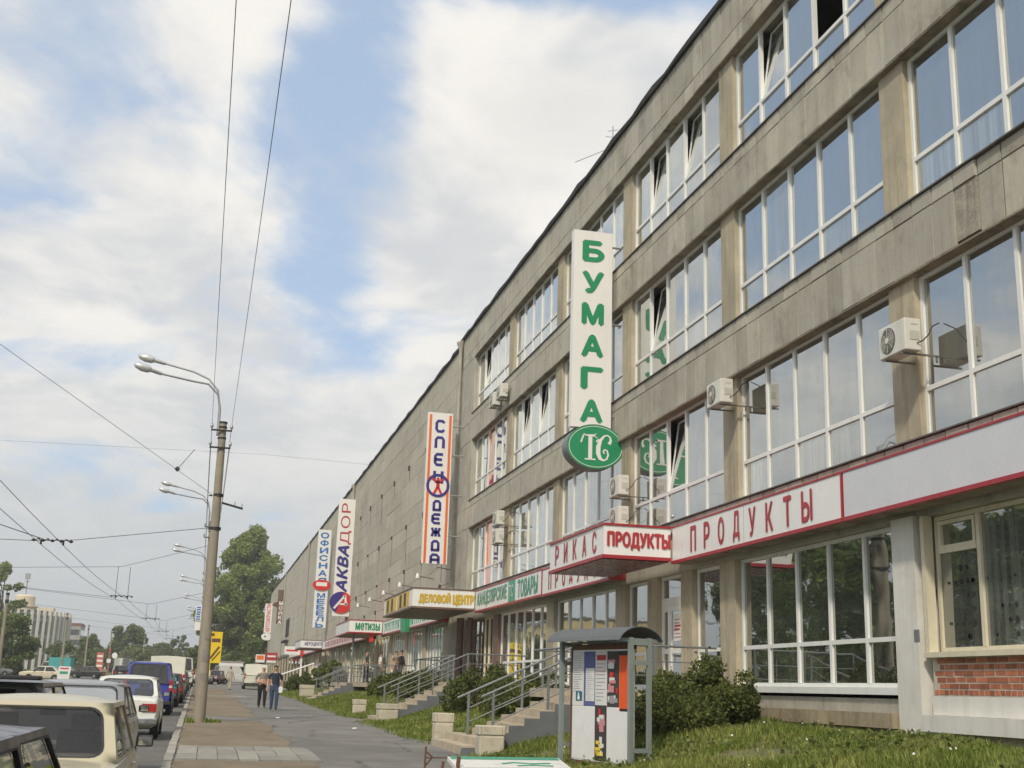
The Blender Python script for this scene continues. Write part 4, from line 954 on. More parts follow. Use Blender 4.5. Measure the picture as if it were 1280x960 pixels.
    blocks(low, 2, .62, 1.1, ('redbright', 'paper', 'pinkish'), 5, .043); blocks(low, 2, .28, .66, ('yellow', 'yellow', 'paper'), 4, .043)
for n_, c_ in dict(paper=(.66, .67, .66), paperwhite=(.72, .73, .72), paperblue=(.10, .12, .30), billdark=(.05, .045, .045), billorange=(.74, .10, .02), inkgrey=(.30, .30, .32), teal=(.02, .13, .19), pinkish=(.55, .25, .28)).items(): mt[n_] = M('print '+n_, c_, .6, .05, 6)
poster_board()

# ------------------------------------------------------------------ fallen pavement signs by the urn
def fallen_signs():
    t = thing('pavement_sign', 'white sign with green lettering lying tilted on rusty frame at the bottom', 'fallen sign', (3.8, 18.6, gz(18.6)))
    b = MB(); b.prism([(0, 0), (1.75, 0), (1.75, .9), (0, .9)], (3.55, 17.6, .42), (1, .10, .0), (.06, 1, .10), (0, -.006, .06)); b.build('sign_face', mt['sign'], t, True)
    b = MB(); O2 = Vector((3.55, 17.6, .42)) + Vector((0, -.007, .064)); u_, v_ = Vector((1, .10, 0)), Vector((.06, 1, .10))
    b.prism([(.03, .66), (1.72, .66), (1.72, .87), (.03, .87)], O2, u_, v_, (0, 0, .004)); b.stroke([(.75, .30), (.95, .40), (1.2, .30), (1.5, .36)], .07, O2, u_, v_, (0, 0, .004)); b.stroke([(.95, .12), (1.2, .18), (1.5, .12)], .06, O2, u_, v_, (0, 0, .004)); b.build('lettering', mt['palegreen'], t, True)
    b = MB(); b.bar((3.56, 17.62, gz(17)), (3.60, 17.62, .62), .05); b.bar((3.50, 18.5, gz(18)), (3.55, 18.5, .5), .04); b.bar((5.25, 17.8, gz(17)), (5.25, 17.8, .44), .04); b.bar((3.58, 17.62, .2), (5.25, 17.8, .2), .03); b.bar((3.6, 17.62, .4), (3.75, 17.62, .2), .03); b.build('frame', mt['rust'], t, True)
    t = thing('sign_frame', 'rusty empty sign frame lying on the pavement left of the fallen sign', 'metal frame', (3.3, 21, gz(21)))
    b = MB(); z = gz(21); X = .62
    b.bar((3.02+X, 20.6, z-.02), (3.03+X, 20.6, z+.42), .03); b.bar((3.03+X, 20.6, z+.24), (3.9+X, 20.8, z+.24), .02); b.bar((3.03+X, 20.6, z+.34), (3.15+X, 20.63, z+.25), .022); b.bar((3.02+X, 20.6, z+.1), (3.14+X, 20.63, z+.24), .022); b.bar((3.45+X, 20.7, z+.21), (3.45+X, 20.7, z+.29), .018); b.build('frame_bar', mt['rust'], t, True)
fallen_signs()
# ------------------------------------------------------------------ lamp posts, poles, overhead wires
def lamp_post(label, x, y, detail=True, rz=0.0):
    t = thing('street_lamp', label, 'street lamp', (x, y, gz(y)), rz, 'concrete street lamps along the kerb')
    b = MB(); b.tube([(0, 0, -.3), (0, 0, 1.0), (-.07, 0, 9.1)], [.185, .175, .115], 14); b.build('pole', mt['pole'], t, smooth=40)
    b = MB(); b.tube([(-.22, 0, 8.65), (-.23, 0, 9.6), (-.32, .0, 10.1), (-.62, .05, 10.45), (-1.1, .1, 10.66), (-2.0, .15, 10.86)], .032, 8)
    b.tube([(-.19, -.03, 8.65), (-.2, -.03, 9.5), (-.30, -.05, 9.95), (-.62, -.12, 10.25), (-1.1, -.22, 10.28), (-2.05, -.34, 10.40)], .032, 8); b.build('arm', mt['steel'], t, smooth=50)
    for dx, dy, z in ((-2.0, .15, 10.86), (-2.05, -.34, 10.40)):
        L = .82; d = Vector((-1, .08 if dy > 0 else -.16, .24)).normalized(); o = Vector((dx, dy, z))
        b = MB(); b.tube([o, o+d*.36], [.055, .065], 8); hd = b.build('lamp_head', mt['steel'], t, smooth=40)
        b = MB(); b.tube([o+d*.33, o+d*.42, o+d*.62, o+d*.80, o+d*.88], [.06, .115, .135, .09, .02], 10); b.build('lamp_shade', mt['lampshade'], hd, smooth=60)
    b = MB()
    for z in (8.90, 9.05, 8.55): b.tube([(-.07, 0, z), (-.07, 0, z+.05)], .135, 12)
    b.build('clamp', mt['black'], t)
    for z in (8.80, 8.25):
        b = MB(); b.bar((-.42, -.16, z), (.22, -.16, z), .05); b.bar((-.40, -.16, z), (-.40, -.16, z+.12), .025); b.bar((.20, -.16, z), (.20, -.16, z+.12), .025); ca = b.build('crossarm', mt['black'], t)
        b = MB()
        for xx in (-.40, .20): b.tube([(xx, -.16, z+.06), (xx, -.16, z+.12), (xx, -.16, z+.2)], [.035, .05, .03], 8)
        b.build('insulator', mt['steel'], ca)
    if detail:
        b = MB(); b.tube([(-.02, 0, 6.74), (-.02, 0, 6.82)], .16, 12); b.tube([(-.02, 0, 5.7), (-.02, 0, 5.79)], .165, 12); b.bar((-.2, 0, 6.76), (-.30, -.02, 6.76), .04); b.build('strap', mt['black'], t)
        b = MB(); b.bar((.1, -.05, 6.55), (.75, -.05, 6.40), .06); b.bar((.5, -.05, 6.46), (.5, -.05, 6.6), .02); b.bar((.72, -.05, 6.42), (.72, -.05, 6.56), .02); b.build('side_arm', mt['black'], t)
        b = MB()
        for z, h, a in ((1.75, .38, .5), (2.4, .30, 1.6), (1.2, .22, .2)):
            for k in range(5): q0, q1 = -math.pi/2-.6+k*.24+a*.2, -math.pi/2-.6+(k+1)*.24+a*.2; b.quad(*[(.176*math.cos(q), .176*math.sin(q), zz) for q, zz in ((q0, z), (q1, z), (q1, z+h), (q0, z+h))])
        b.build('torn_bill', mt['slab'], t)
    return t
mt['lampshade'] = M('lamp shade', (.62, .63, .63), .25, .05, metal=.4)
lamp_post('nearest concrete street lamp pole with two curved arms and insulators', -.03, 38.5)
names = ['second', 'third', 'fourth', 'fifth', 'sixth', 'seventh']
for k, y in enumerate((66, 100, 134, 168, 202, 236)): lamp_post('%s street lamp along the kerb, its heads left of the near pole' % names[k], -.12-.004*(y-38), y, False)
def far_pole(label, x, y, h=9.3, arm=False, mat='pole'):
    t = thing('concrete_pole', label, 'utility pole', (x, y, gz(y)), 0, 'poles on the far side of the street')
    b = MB(); b.tube([(0, 0, -.4), (0, 0, h)], [.20, .13], 8); b.build('pole', mt[mat], t, smooth=40)
    b = MB(); b.tube([(0, 0, h-.9), (0, 0, h-.6)], .17, 8); b.tube([(0, 0, h-.2), (0, 0, h+.02)], .16, 8); b.build('clamp', mt['black'], t)
    if arm:
        b = MB(); b.tube([(0, 0, h), (.1, 0, h+.5), (.7, 0, h+.8), (1.8, 0, h+1.0)], .04, 6); b.build('arm', mt['steel'], t)
        b = MB(); b.tube([(1.8, 0, h+1.0), (2.0, 0, h+1.03), (2.4, 0, h+1.1)], [.06, .14, .05], 8); b.build('lamp_head', mt['lampshade'], t)
    return t
far_pole('pale concrete pole at the left edge of the picture', -17.7, 118, 7.6)
far_pole('grey pole in front of the finned round building', -21.3, 202, 9.2)
far_pole('grey pole right of the finned round building', -22.4, 252, 9.0)
far_pole('dark pole with lamp arm left of the big round tree', -21.5, 300, 9.6, True)
far_pole('thin far pole with lamp arm above the round tree', -15.5, 330, 9.4, True)

def wire(label, pts, r=.011, name='overhead_wire', group='overhead wires', sag=0.0, n=1, cat='wire'):
    P = [Vector(p) for p in pts]; out = []
    for a, c in zip(P[:-1], P[1:]):
        for k in range(n): q = a.lerp(c, k/n); q.z -= sag*4*(k/n)*(1-k/n); out.append(q)
    out.append(P[-1]); b = MB(); b.tube(out, r, 4); o = b.build(name, mt['wire']); tag(o, label, cat, group); return o
mt['wire'] = M('wire', (.06, .06, .065), .6, 0)
def pole_top(k, dx, z): y = (3.5, 38.5, 66, 100, 134, 168)[k]; return (-.03-.004*max(0, y-38)+dx, y-.16, gz(y)+z)
for dx, z, lab in ((-.40, 8.98, 'upper left'), (.20, 8.98, 'upper right'), (-.40, 8.43, 'lower left'), (.20, 8.43, 'lower right')):
    z > 8.9 and wire(lab + ' lamp feed wire running over the camera to the near pole', [pole_top(0, dx+.17, z+.15), pole_top(1, dx, z)], .0055, sag=.25, n=8)
    wire(lab + ' lamp feed wire going on from the near pole', [pole_top(k, dx, z) for k in range(1, 6)], .008, sag=.3, n=6)
wire('guy wire slanting down from the left to the near pole', [(-12.3, 16.9, 11.9), (-5.4, 30, 9.18), (-.2, 38.5, 7.12)], .007)
b = MB(); b.tube([(-1.25, 36.8, 7.55), (-1.33, 36.8, 7.63)], .07, 6); b.tube([(-1.28, 36.8, 7.6), (-.85, 37, 8.25)], .010, 4); o = b.build('wire_clip', mt['wire']); tag(o, 'small dark clip with rod on the slanting guy wire', 'wire clip')
def hanger(label, x0, x1, y, z, drop=0.0):
    t = thing('wire_hanger', label, 'wire hanger', ((x0+x1)/2, y, z), 0, 'trolley wire hangers'); b = MB(); n = 9
    for k in range(n):
        xx = x0+(x1-x0)*k/(n-1); a = .03 if k % 2 else .055; b.tube([(xx-.07-(x0+x1)/2, 0, .02*(k % 2)), (xx-(x0+x1)/2, 0, .05*(k % 2)), (xx+.07-(x0+x1)/2, 0, 0)], [.012, a, .012], 6)
    b.build('insulator', mt['black'], t); b = MB()
    for s in (-.3, .3):
        b.tube([(s*(x1-x0), 0, .0), (s*(x1-x0), 0, -.12)], .03, 5)
        if drop: b.tube([(s*(x1-x0), 0, 0), (s*(x1-x0), 0, drop)], .012, 4)
    b.build('clip', mt['black'], t); return t
wire('span wire from the near pole to the left over the roadway', [(-.2, 38.5, 6.12), (-4.1, 38.5, 5.52), (-5.1, 38.5, 5.44), (-17, 38.5, 5.3)], .009)
wire('upper span wire from the second pole across the roadway', [(-.2, 66, 8.5), (-2.75, 66, 7.69), (-4.6, 66, 7.12), (-17, 66, 6.4)], .010)
wire('lower span wire at the second trolley wire hanger', [(-4.9, 66, 5.55), (-9.4, 66, 5.85), (-17.5, 66, 6.4)], .009)
hanger('nearest row of insulators carrying two trolley wires', -5.25, -4.2, 38.5, 5.46); hanger('second trolley wire hanger on two long rods', -4.95, -3.95, 66, 5.62, 1.5)
for k, (y, lab) in enumerate(((100, 'third'), (134, 'fourth'), (168, 'fifth'), (202, 'sixth'))):
    zz = gz(y)+5.2; wire(lab + ' thin span wire across the roadway', [(-.4, y, zz+2.2), (-4.5, y, zz+1.1), (-18, y, zz+2.2)], .012)
    hanger(lab + ' trolley wire hanger far down the street', -5.0-.2*k, -3.8-.2*k, y, zz, 1.1)
for s, lab in ((-.32, 'left'), (.32, 'right')):
    wire(lab + ' trolley contact wire along the roadway', [(-4.75+s, 2, 5.9), (-4.75+s, 38.5, 5.36), (-4.45+s*.9, 66, 5.5), (-4.4+s, 100, 5.98), (-4.6+s, 134, 6.3), (-4.8+s, 168, 6.65), (-5+s, 230, 7.2)], .010, sag=.12, n=5)
wire('trolley feed wire crossing left beyond the first insulators', [(-20, 36.5, 6.5), (-6.1, 37, 5.72), (-5.0, 38.5, 5.50)], .012)
wire('thin horizontal wire crossing the sky behind the pole', [(-26, 90, 17.3), (3, 92, 18.2), (11.1, 92, 18.0)], .007)

# ------------------------------------------------------------------ vehicles
def paint(name, col, rough=.35, metal=0.0): return M('car paint '+name, col, rough, .05, 1.2, metal=metal, coat=.25, stain=(.20, .18, .15), stain_amt=.12, stain_scale=1.5)
mt['tyre'] = M('tyre', (.018, .018, .018), .85, .2, 8); mt['rim'] = M('rim', (.33, .33, .33), .4, .1, metal=.7); mt['carglass'] = clear_glass('car glass', (.86, .90, .91), .02); mt['cardark'] = glass('dark car glass', (.012, .013, .014), .05, fm=.6)
mt['chrome'] = M('chrome', (.55, .55, .55), .2, .05, metal=.9); mt['rubber'] = M('black trim', (.022, .022, .024), .6, .1); mt['lampred'] = M('tail lamp', (.38, .015, .012), .25, .05); mt['lampamber'] = M('amber lamp', (.5, .16, .01), .25, 0); mt['lampclear'] = M('head lamp', (.62, .62, .6), .15, 0); mt['seat'] = M('car seat', (.15, .135, .115), .9, .15, 6); mt['plate'] = M('number plate', (.6, .6, .58), .5, .05)
def ring(b, A, B, Cc, D, m=.07, r=.12, th=.03, N=28, mi=0):
    """a window surround: flat frame from the outline A,B,C,D to a rounded opening; returns the opening's outline"""
    A, B, Cc, D = map(Vector, (A, B, Cc, D)); cen = (A+B+Cc+D)/4; n = (B-A).cross(D-A).normalized(); m4 = m if isinstance(m, tuple) else (m,)*4
    def lerp2(s, t): return A.lerp(B, s).lerp(D.lerp(Cc, s), t)
    wu, wv = ((B-A).length+(Cc-D).length)/2, ((D-A).length+(Cc-B).length)/2
    s0, s1, t0, t1 = m4[3]/wu, 1-m4[1]/wu, m4[0]/wv, 1-m4[2]/wv; ru, rv = min(r/wu, .45*(s1-s0)), min(r/wv, .45*(t1-t0)); inner, outer = [], []
    for (cx, cy, a0, ox, oy) in ((s1-ru, t0+rv, -90, 1, 0), (s1-ru, t1-rv, 0, 1, 1), (s0+ru, t1-rv, 90, 0, 1), (s0+ru, t0+rv, 180, 0, 0)):
        for k in range(5):
            a = R(a0+k*22.5); p = (cx+ru*math.cos(a), cy+rv*math.sin(a)); inner.append(lerp2(*p))
            q = ((p[0] if abs(math.sin(a)) > abs(math.cos(a)) else ox), (p[1] if abs(math.cos(a)) > abs(math.sin(a)) else oy)); q = (ox, oy) if k == 2 else q; outer.append(lerp2(*q))
    M_ = len(inner)
    for k in range(M_):
        j = (k+1) % M_; b.quad(outer[k], outer[j], inner[j], inner[k], mi); b.quad(inner[k], inner[j], inner[j]-n*th, inner[k]-n*th, mi); b.quad(outer[j]-n*th, outer[k]-n*th, inner[k]-n*th, inner[j]-n*th, mi)
    return inner, n
def car(name, label, cat, x, y, mat, rz=0.0, L=4.1, Wd=1.62, belt=.92, roof=1.43, hood=.90, trunk=.92, gh=(-1.55, -1.0, .45, 1.05), wr=.56, sill=.22, wheel_r=.29, wb=(-1.25, 1.2), glass='cardark', interior=False, group='cars parked along the kerb', tails='box', spoiler=False, sidewin=2, extra=None, zoff=-.13, plate=True, rearwin=True, bumper='rubber', van=False):
    t = thing(name, label, cat, (x, y, gz(y)+zoff), rz, group); h = Wd/2; b = MB(); y0, y1 = -L/2, L/2
    st = [(y0+.03, trunk-.10, .92, .42), (y0+.10, trunk-.03, .965, .34), (y0+.45, trunk, .99, .26), (gh[0]-.05, max(trunk, belt-.02), 1, sill), (gh[0]+.25, belt, 1, sill), (0, belt, 1, sill), (gh[3]-.1, belt, 1, sill), (gh[3]+.2, max(hood, belt-.06), .995, sill+.02), (y1-.45, hood-.02, .975, .27), (y1-.10, hood-.09, .94, .34), (y1-.02, hood-.20, .90, .42)]
    pr = None
    for (yy, zt, wf, zb) in st:
        w = h*wf; half = [(w*.80, zb), (w*.955, zb+.07), (w, zb+.34*(zt-zb)), (w*1.0, zb+.68*(zt-zb)), (w*.985, zt-.07), (w*.95, zt-.015), (w*.86, zt+.004), (w*.45, zt+.022)]
        cur = [(px, yy, pz) for px, pz in half] + [(0, yy, zt+.028)] + [(-px, yy, pz) for px, pz in reversed(half)]
        if pr:
            for k in range(len(cur)-1): b.quad(pr[k], cur[k], cur[k+1], pr[k+1])
            b.quad(pr[-1], cur[-1], cur[0], pr[0])
        else: b.poly(cur)
        pr = cur
    b.poly(list(reversed(pr))); body = b.build('body', mat, t, smooth=38)
    bh = h*.955; wt = h-(1-wr)*.42 if False else h*(.80 if not van else .93); za, zr = belt-.005, roof
    RB, LB = (bh*.97, gh[0], za), (-bh*.97, gh[0], za); RT, LT = (wt, gh[1], zr-.045), (-wt, gh[1], zr-.045); RT2, LT2 = (wt, gh[2], zr-.045), (-wt, gh[2], zr-.045); RB2, LB2 = (bh, gh[3], za), (-bh, gh[3], za)
    c = MB(); n1 = 16; rows = []; FS = (-1, -.95, -.87, -.75, -.6, -.4, -.2, 0, .2, .4, .6, .75, .87, .95, 1)
    for q in range(n1+1):                                  # crowned roof skin
        s = q/n1; yy = gh[1]+(gh[2]-gh[1])*s; cr = .05*(1-abs(2*s-1)**3); rows.append([(wt*f, yy, zr-.045 + cr*1.15*(1-abs(f)**2.4)) for f in FS])
    for q in range(n1):
        for k in range(len(FS)-1): c.quad(rows[q][k], rows[q][k+1], rows[q+1][k+1], rows[q+1][k])
    wins = []
    wins.append(('rear_window', ring(c, LB, RB, RT, LT, (.05, .09, .05, .09)) if rearwin else None))
    wins.append(('windscreen', ring(c, RB2, LB2, LT2, RT2, (.03, .07, .05, .07))))
    if not rearwin: c.quad(LB, RB, RT, LT)
    for sgn in (1, -1):
        e = .3 if not van else .25; P0, P1, P2, P3 = (sgn*bh*.97, gh[0], za), (sgn*bh, gh[3], za), (sgn*wt, gh[2], zr-.045), (sgn*wt, gh[1], zr-.045)
        cuts = [k/sidewin for k in range(sidewin+1)]
        for k in range(sidewin):
            s0, s1 = cuts[k], cuts[k+1]; a = Vector(P0).lerp(Vector(P1), s0); d = Vector(P0).lerp(Vector(P1), s1); a2 = Vector(P3).lerp(Vector(P2), s0); d2 = Vector(P3).lerp(Vector(P2), s1)
            q = (a, d, d2, a2) if sgn > 0 else (d, a, a2, d2)
            if van and k < sidewin-1: c.quad(*q)
            else: wins.append(('side_window', ring(c, *q, (.03, .05, .05, .05) if k not in (0,) or sidewin == 1 else ((.03, .04, .05, .16) if sgn > 0 else (.03, .16, .05, .04)), r=.06)))
    cab = new_obj('cabin', c.mesh('cabin', mat, 28, .002), t)
    for nm, w_ in wins:
        if not w_: continue
        inner, n = w_; g = MB(); g.poly([p - n*.012 for p in inner]); g.build(nm, mt[glass], t)
        s = MB(); M_ = len(inner)
        for k in range(M_): j = (k+1) % M_; ce = sum(inner, Vector())/M_; a, d = inner[k], inner[j]; s.quad(a+n*.006, d+n*.006, d+(ce-d).normalized()*.022+n*.006, a+(ce-a).normalized()*.022+n*.006)
        s.build('window_seal', mt['rubber'], t)
    for sgn in (1, -1):
        for yy in wb:
            w = MB(); pts = [(sgn*(h-.19), yy, wheel_r), (sgn*(h-.185), yy, wheel_r), (sgn*(h-.02), yy, wheel_r), (sgn*(h+.005), yy, wheel_r)]; w.tube(pts, [wheel_r*.9, wheel_r, wheel_r, wheel_r*.9], 20); wo = w.build('wheel', mt['tyre'], t, smooth=40)
            q = MB(); q.tube([(sgn*(h-.02), yy, wheel_r), (sgn*(h+.012), yy, wheel_r)], [wheel_r*.62, wheel_r*.55], 16); q.build('rim', mt['rim'], wo)
            a = MB(); a.prism([(yy+(wheel_r+.055)*math.cos(k), wheel_r+.02+(wheel_r+.055)*math.sin(k)) for k in np.linspace(-.35, math.pi+.35, 16)], (sgn*(h*.985), 0, 0), (0, 1, 0), (0, 0, 1), (sgn*(h*.012+.004), 0, 0)); a.build('arch_shade_disc', mt['rubber'], t)  # black disc stands in for the shaded opening; the body has no cutout
        m = MB(); my = gh[3]-.32; m.obox((sgn*(h+.07), my, belt+.09), (.08, 0, 0), (0, .04, 0), (0, 0, .055)); mo = m.build('mirror', mt['rubber'], t); bv = mo.modifiers.new('bevel', 'BEVEL'); bv.width = .02; bv.segments = 2
        m = MB(); m.obox((sgn*(h+.073), my-.043, belt+.09), (.066, 0, 0), (0, .003, 0), (0, 0, .042)); m.build('mirror_glass', mt['mirror'], mo)
        for k in range(2 if not van else 1): m = MB(); m.obox((sgn*(h*.998+.008), gh[0]+.55+k*1.0, belt-.10), (.012, 0, 0), (0, .08, 0), (0, 0, .016)); m.build('door_handle', mt['chrome'] if not van else mt['rubber'], t)
        tl = MB()
        if tails == 'box': tl.box(sgn*(h*.88)-.19 if sgn > 0 else sgn*h*.88-.19, sgn*(h*.88)+.02 if sgn > 0 else sgn*h*.88+.19-.0, y0+.0, y0+.06, trunk-.30, trunk-.13) if False else tl.box(*sorted((sgn*h*.93, sgn*h*.52)), y0-.005, y0+.08, trunk-.33, trunk-.15)
        elif tails == 'tall': tl.box(*sorted((sgn*h*.985, sgn*h*.85)), y0-.005, y0+.10, belt-.22, belt+.16)
        else: tl.box(*sorted((sgn*h*.95, sgn*h*.62)), y0-.002, y0+.07, trunk-.26, trunk-.13)
        tlo = tl.build('tail_light', mt['lampred'], t); 
        tl = MB(); zc = belt-.05 if tails == 'tall' else trunk-.24; tl.box(*sorted((sgn*h*(.975 if tails == 'tall' else .66), sgn*h*(.86 if tails == 'tall' else .60))), y0-.009, y0-.004, zc-.05, zc+.03); tl.build('lamp_lens', mt['lampamber'] if tails == 'box' else mt['lampclear'], tlo)
        hl = MB(); hl.box(*sorted((sgn*h*.90, sgn*h*.55)), y1-.09, y1+.005, hood-.30, hood-.14); hl.build('headlight', mt['lampclear'], t)
    bb = MB(); bb.box(-h*.97, h*.97, y0-.06, y0+.12, .36, .50); o = bb.build('bumper', mt[bumper] if isinstance(bumper, str) else bumper, t); bv = o.modifiers.new('bevel', 'BEVEL'); bv.width = .025; bv.segments = 2
    bb = MB(); bb.box(-h*.95, h*.95, y1-.12, y1+.06, .34, .48); o = bb.build('bumper', mt[bumper] if isinstance(bumper, str) else bumper, t); bv = o.modifiers.new('bevel', 'BEVEL'); bv.width = .025; bv.segments = 2
    if plate: MB().box(-.26, .26, y0-.012, y0+.02, trunk-.32 if tails == 'box' else .56, trunk-.20 if tails == 'box' else .67).build('number_plate', mt['plate'], t)
    if interior:
        q = MB(); q.box(-bh*.9, bh*.9, gh[0]+.12, gh[3]-.1, belt-.06, belt+.032); q.build('shelf', mt['seat'], t)
        for sx in (-.36, .36):
            q = MB(); q.box(sx-.24, sx+.24, -.10, .04, belt-.1, belt+.22); o = q.build('seat', mt['seat'], t); bv = o.modifiers.new('bevel', 'BEVEL'); bv.width = .05; bv.segments = 2
            q = MB(); q.box(sx-.13, sx+.13, -.10, -.01, belt+.23, belt+.36); o2 = q.build('headrest', mt['seat'], o); bv = o2.modifiers.new('bevel', 'BEVEL'); bv.width = .03; bv.segments = 2
        q = MB(); q.tube([(-.36+.17*math.cos(a), gh[3]-.55+.05*math.sin(a), belt+.06+.17*math.sin(a)) for a in np.linspace(0, 6.28, 14)], .013, 5, cap=False); q.build('steering_wheel', mt['rubber'], t)
        q = MB(); q.box(-.12, .12, gh[2]+.02, gh[2]+.05, roof-.20, roof-.14); q.build('inner_mirror', mt['rubber'], t)
    if spoiler: q = MB(); q.box(-wt*.98, wt*.98, gh[1]-.22, gh[1]+.05, roof-.02, roof+.03); o = q.build('spoiler', mt['rubber'], t); bv = o.modifiers.new('bevel', 'BEVEL'); bv.width = .015
    if extra: extra(t)
    return t
mt['mirror'] = M('mirror glass', (.75, .72, .60), .05, 0, metal=1.0)
p_dark, p_beige, p_grey, p_silver, p_white, p_blue, p_van, p_teal, p_wine, p_olive, p_black, p_gold = [paint(*a) for a in (('midnight', (.016, .018, .04)), ('beige', (.50, .46, .33)), ('charcoal', (.05, .055, .06)), ('silver', (.30, .31, .32), .3, .5), ('white', (.66, .68, .64)), ('blue', (.035, .05, .30)), ('ivory', (.70, .70, .60)), ('teal', (.05, .16, .18)), ('wine', (.11, .02, .025)), ('olive', (.06, .08, .05)), ('black', (.018, .018, .02)), ('champagne', (.62, .56, .42)))]
car('parked_car', 'dark blue hatchback nearest the camera, cut by the left lower corner', 'car', -1.40, 6.15, p_dark, L=4.0, Wd=1.64, roof=1.42, belt=.92, gh=(-1.85, -1.5, .55, 1.25), trunk=.9, glass='carglass', interior=True)
car('parked_car', 'old beige saloon with chrome trimmed rear window behind the dark hatchback', 'car', -1.39, 12.4, p_beige, L=4.1, Wd=1.61, roof=1.40, belt=.88, trunk=.88, hood=.88, gh=(-1.32, -.93, .50, 1.05), glass='carglass', interior=True, bumper='chrome')
car('stopped_car', 'charcoal hatchback with black roof spoiler beyond the beige saloon roof', 'car', -2.42, 16.4, p_grey, L=4.0, Wd=1.7, roof=1.50, belt=.95, trunk=.95, gh=(-1.9, -1.55, .5, 1.15), spoiler=True, glass='carglass', interior=True)
car('parked_car', 'silver saloon with wide dark rear window between hatchback and white saloon', 'car', -1.84, 20.3, p_silver, L=4.4, Wd=1.74, roof=1.45, belt=.94, trunk=.97, hood=.86, gh=(-1.65, -.95, .55, 1.25), tails='slim', sidewin=2)
car('parked_car', 'white boxy saloon with large red tail lamp before the blue van', 'car', -1.77, 32.7, p_white, L=4.1, Wd=1.62, roof=1.46, belt=.93, trunk=.97, hood=.93, gh=(-1.35, -.98, .50, 1.0), glass='carglass', interior=True, bumper='chrome', plate=False)
car('parked_van', 'bright blue small van with tall rear window and red lamp', 'van', -1.92, 48.6, p_blue, L=4.2, Wd=1.72, roof=1.86, belt=1.05, trunk=1.08, hood=1.0, gh=(-2.02, -1.85, .55, 1.3), sidewin=2, tails='tall', wheel_r=.3)
car('parked_van', 'high ivory panel van without rear windows behind the blue van', 'van', -1.95, 72.5, p_van, L=5.2, Wd=1.95, roof=2.28, belt=1.15, trunk=1.15, hood=1.05, gh=(-2.55, -2.45, 1.2, 2.0), sidewin=3, tails='tall', wheel_r=.33, van=True, rearwin=False, wb=(-1.6, 1.7))
car('parked_car', 'teal hatchback showing right of the blue van', 'car', -1.85, 58.0, p_teal, L=4.0, Wd=1.65, gh=(-1.9, -1.5, .5, 1.15))
car('parked_car', 'dark red car half hidden behind the teal hatchback', 'car', -1.75, 64.5, p_wine, L=4.1, Wd=1.66)
car('parked_car', 'dark olive car in the kerbside row beyond the red one', 'car', -1.85, 80.5, p_olive, L=4.1, Wd=1.66)
car('parked_car', 'small grey car far along the kerbside row', 'car', -1.85, 88, p_grey, L=4.0, Wd=1.64)
car('parked_car', 'far black car near the end of the kerbside row', 'car', -1.9, 98, p_black, L=4.2, Wd=1.7)
car('bus', 'far white minibus with dark rear window beside the lamp pole', 'minibus', -1.9, 112, p_white, L=5.6, Wd=2.05, roof=2.55, belt=1.4, trunk=1.4, hood=1.3, gh=(-2.75, -2.65, 2.2, 2.7), sidewin=4, wheel_r=.36, tails='tall', wb=(-1.7, 1.8))
car('passing_suv', 'black off road car on the roadway under the round sign', 'car', -9.9, 162, p_black, L=4.5, Wd=1.85, roof=1.75, belt=1.1, trunk=1.1, hood=1.05, gh=(-2.15, -1.95, .5, 1.2), wheel_r=.36, group='cars on the roadway')
car('bus', 'white roofed bus far along the roadway behind the black car', 'bus', -11.4, 188, p_white, rearwin=False, L=9, Wd=2.4, roof=2.75, belt=1.3, trunk=1.3, hood=1.25, gh=(-4.4, -4.35, 4.2, 4.35), sidewin=6, wheel_r=.45, wb=(-2.6, 2.6), group='cars on the roadway')
car('turning_car', 'champagne saloon seen from the side crossing the road at left', 'car', -15.4, 131, p_gold, rz=R(84), L=4.3, Wd=1.7, group='cars at the crossing')
car('turning_car', 'silver green car at the left edge of the picture', 'car', -25.0, 163, p_silver, rz=R(-70), L=4.2, Wd=1.7, group='cars at the crossing')
car('turning_car', 'black saloon waiting in front of the red price pylon', 'car', -14.6, 168, p_black, rz=R(78), L=4.4, Wd=1.75, roof=1.5, group='cars at the crossing')
def box_body(t): MB().box(-1.0, 1.0, -2.3, 1.0, 1.0, 2.65).build('cargo_box', mt['turq'], t)
mt['turq'] = M('turquoise tarpaulin', (.06, .33, .36), .6, .08, 1)
car('lorry', 'lorry with turquoise cargo body behind the champagne saloon', 'lorry', -22.4, 206, p_white, rz=R(80), L=5.0, Wd=1.9, roof=2.0, belt=1.2, hood=1.15, trunk=1.0, gh=(.9, 1.0, 1.8, 2.2), wheel_r=.36, sidewin=1, wb=(-1.5, 1.7), extra=box_body, group='cars at the crossing')
car('parked_car', 'pale car parked on the grass near the finned round building', 'car', -33.5, 226, p_silver, rz=R(60), group='cars at the crossing')
car('parked_van', 'nearer white panel van on the pavement behind the two men', 'van', 4.15, 107.8, p_van, L=4.9, Wd=1.9, roof=2.05, belt=1.1, trunk=1.1, hood=1.0, gh=(-2.4, -2.2, 1.0, 1.8), sidewin=3, van=True, rearwin=False, zoff=0, group='vehicles at the far end of the pavement', wb=(-1.5, 1.6), tails='tall')
car('parked_van', 'farther white van turned sideways under the trees', 'van', 3.4, 138, p_white, rz=R(-75), L=4.8, Wd=1.9, roof=1.95, belt=1.1, trunk=1.1, hood=1.0, gh=(-2.3, -2.1, 1.0, 1.8), sidewin=3, van=True, zoff=0, group='vehicles at the far end of the pavement', wb=(-1.5, 1.6))
car('parked_car', 'dark wine red car near the far white vans', 'car', 1.15, 136, p_wine, rz=R(165), zoff=0, group='vehicles at the far end of the pavement')
car('parked_car', 'white car at the far end beside the lamp pole', 'car', .0, 133, p_white, rz=R(172), zoff=0, group='vehicles at the far end of the pavement')

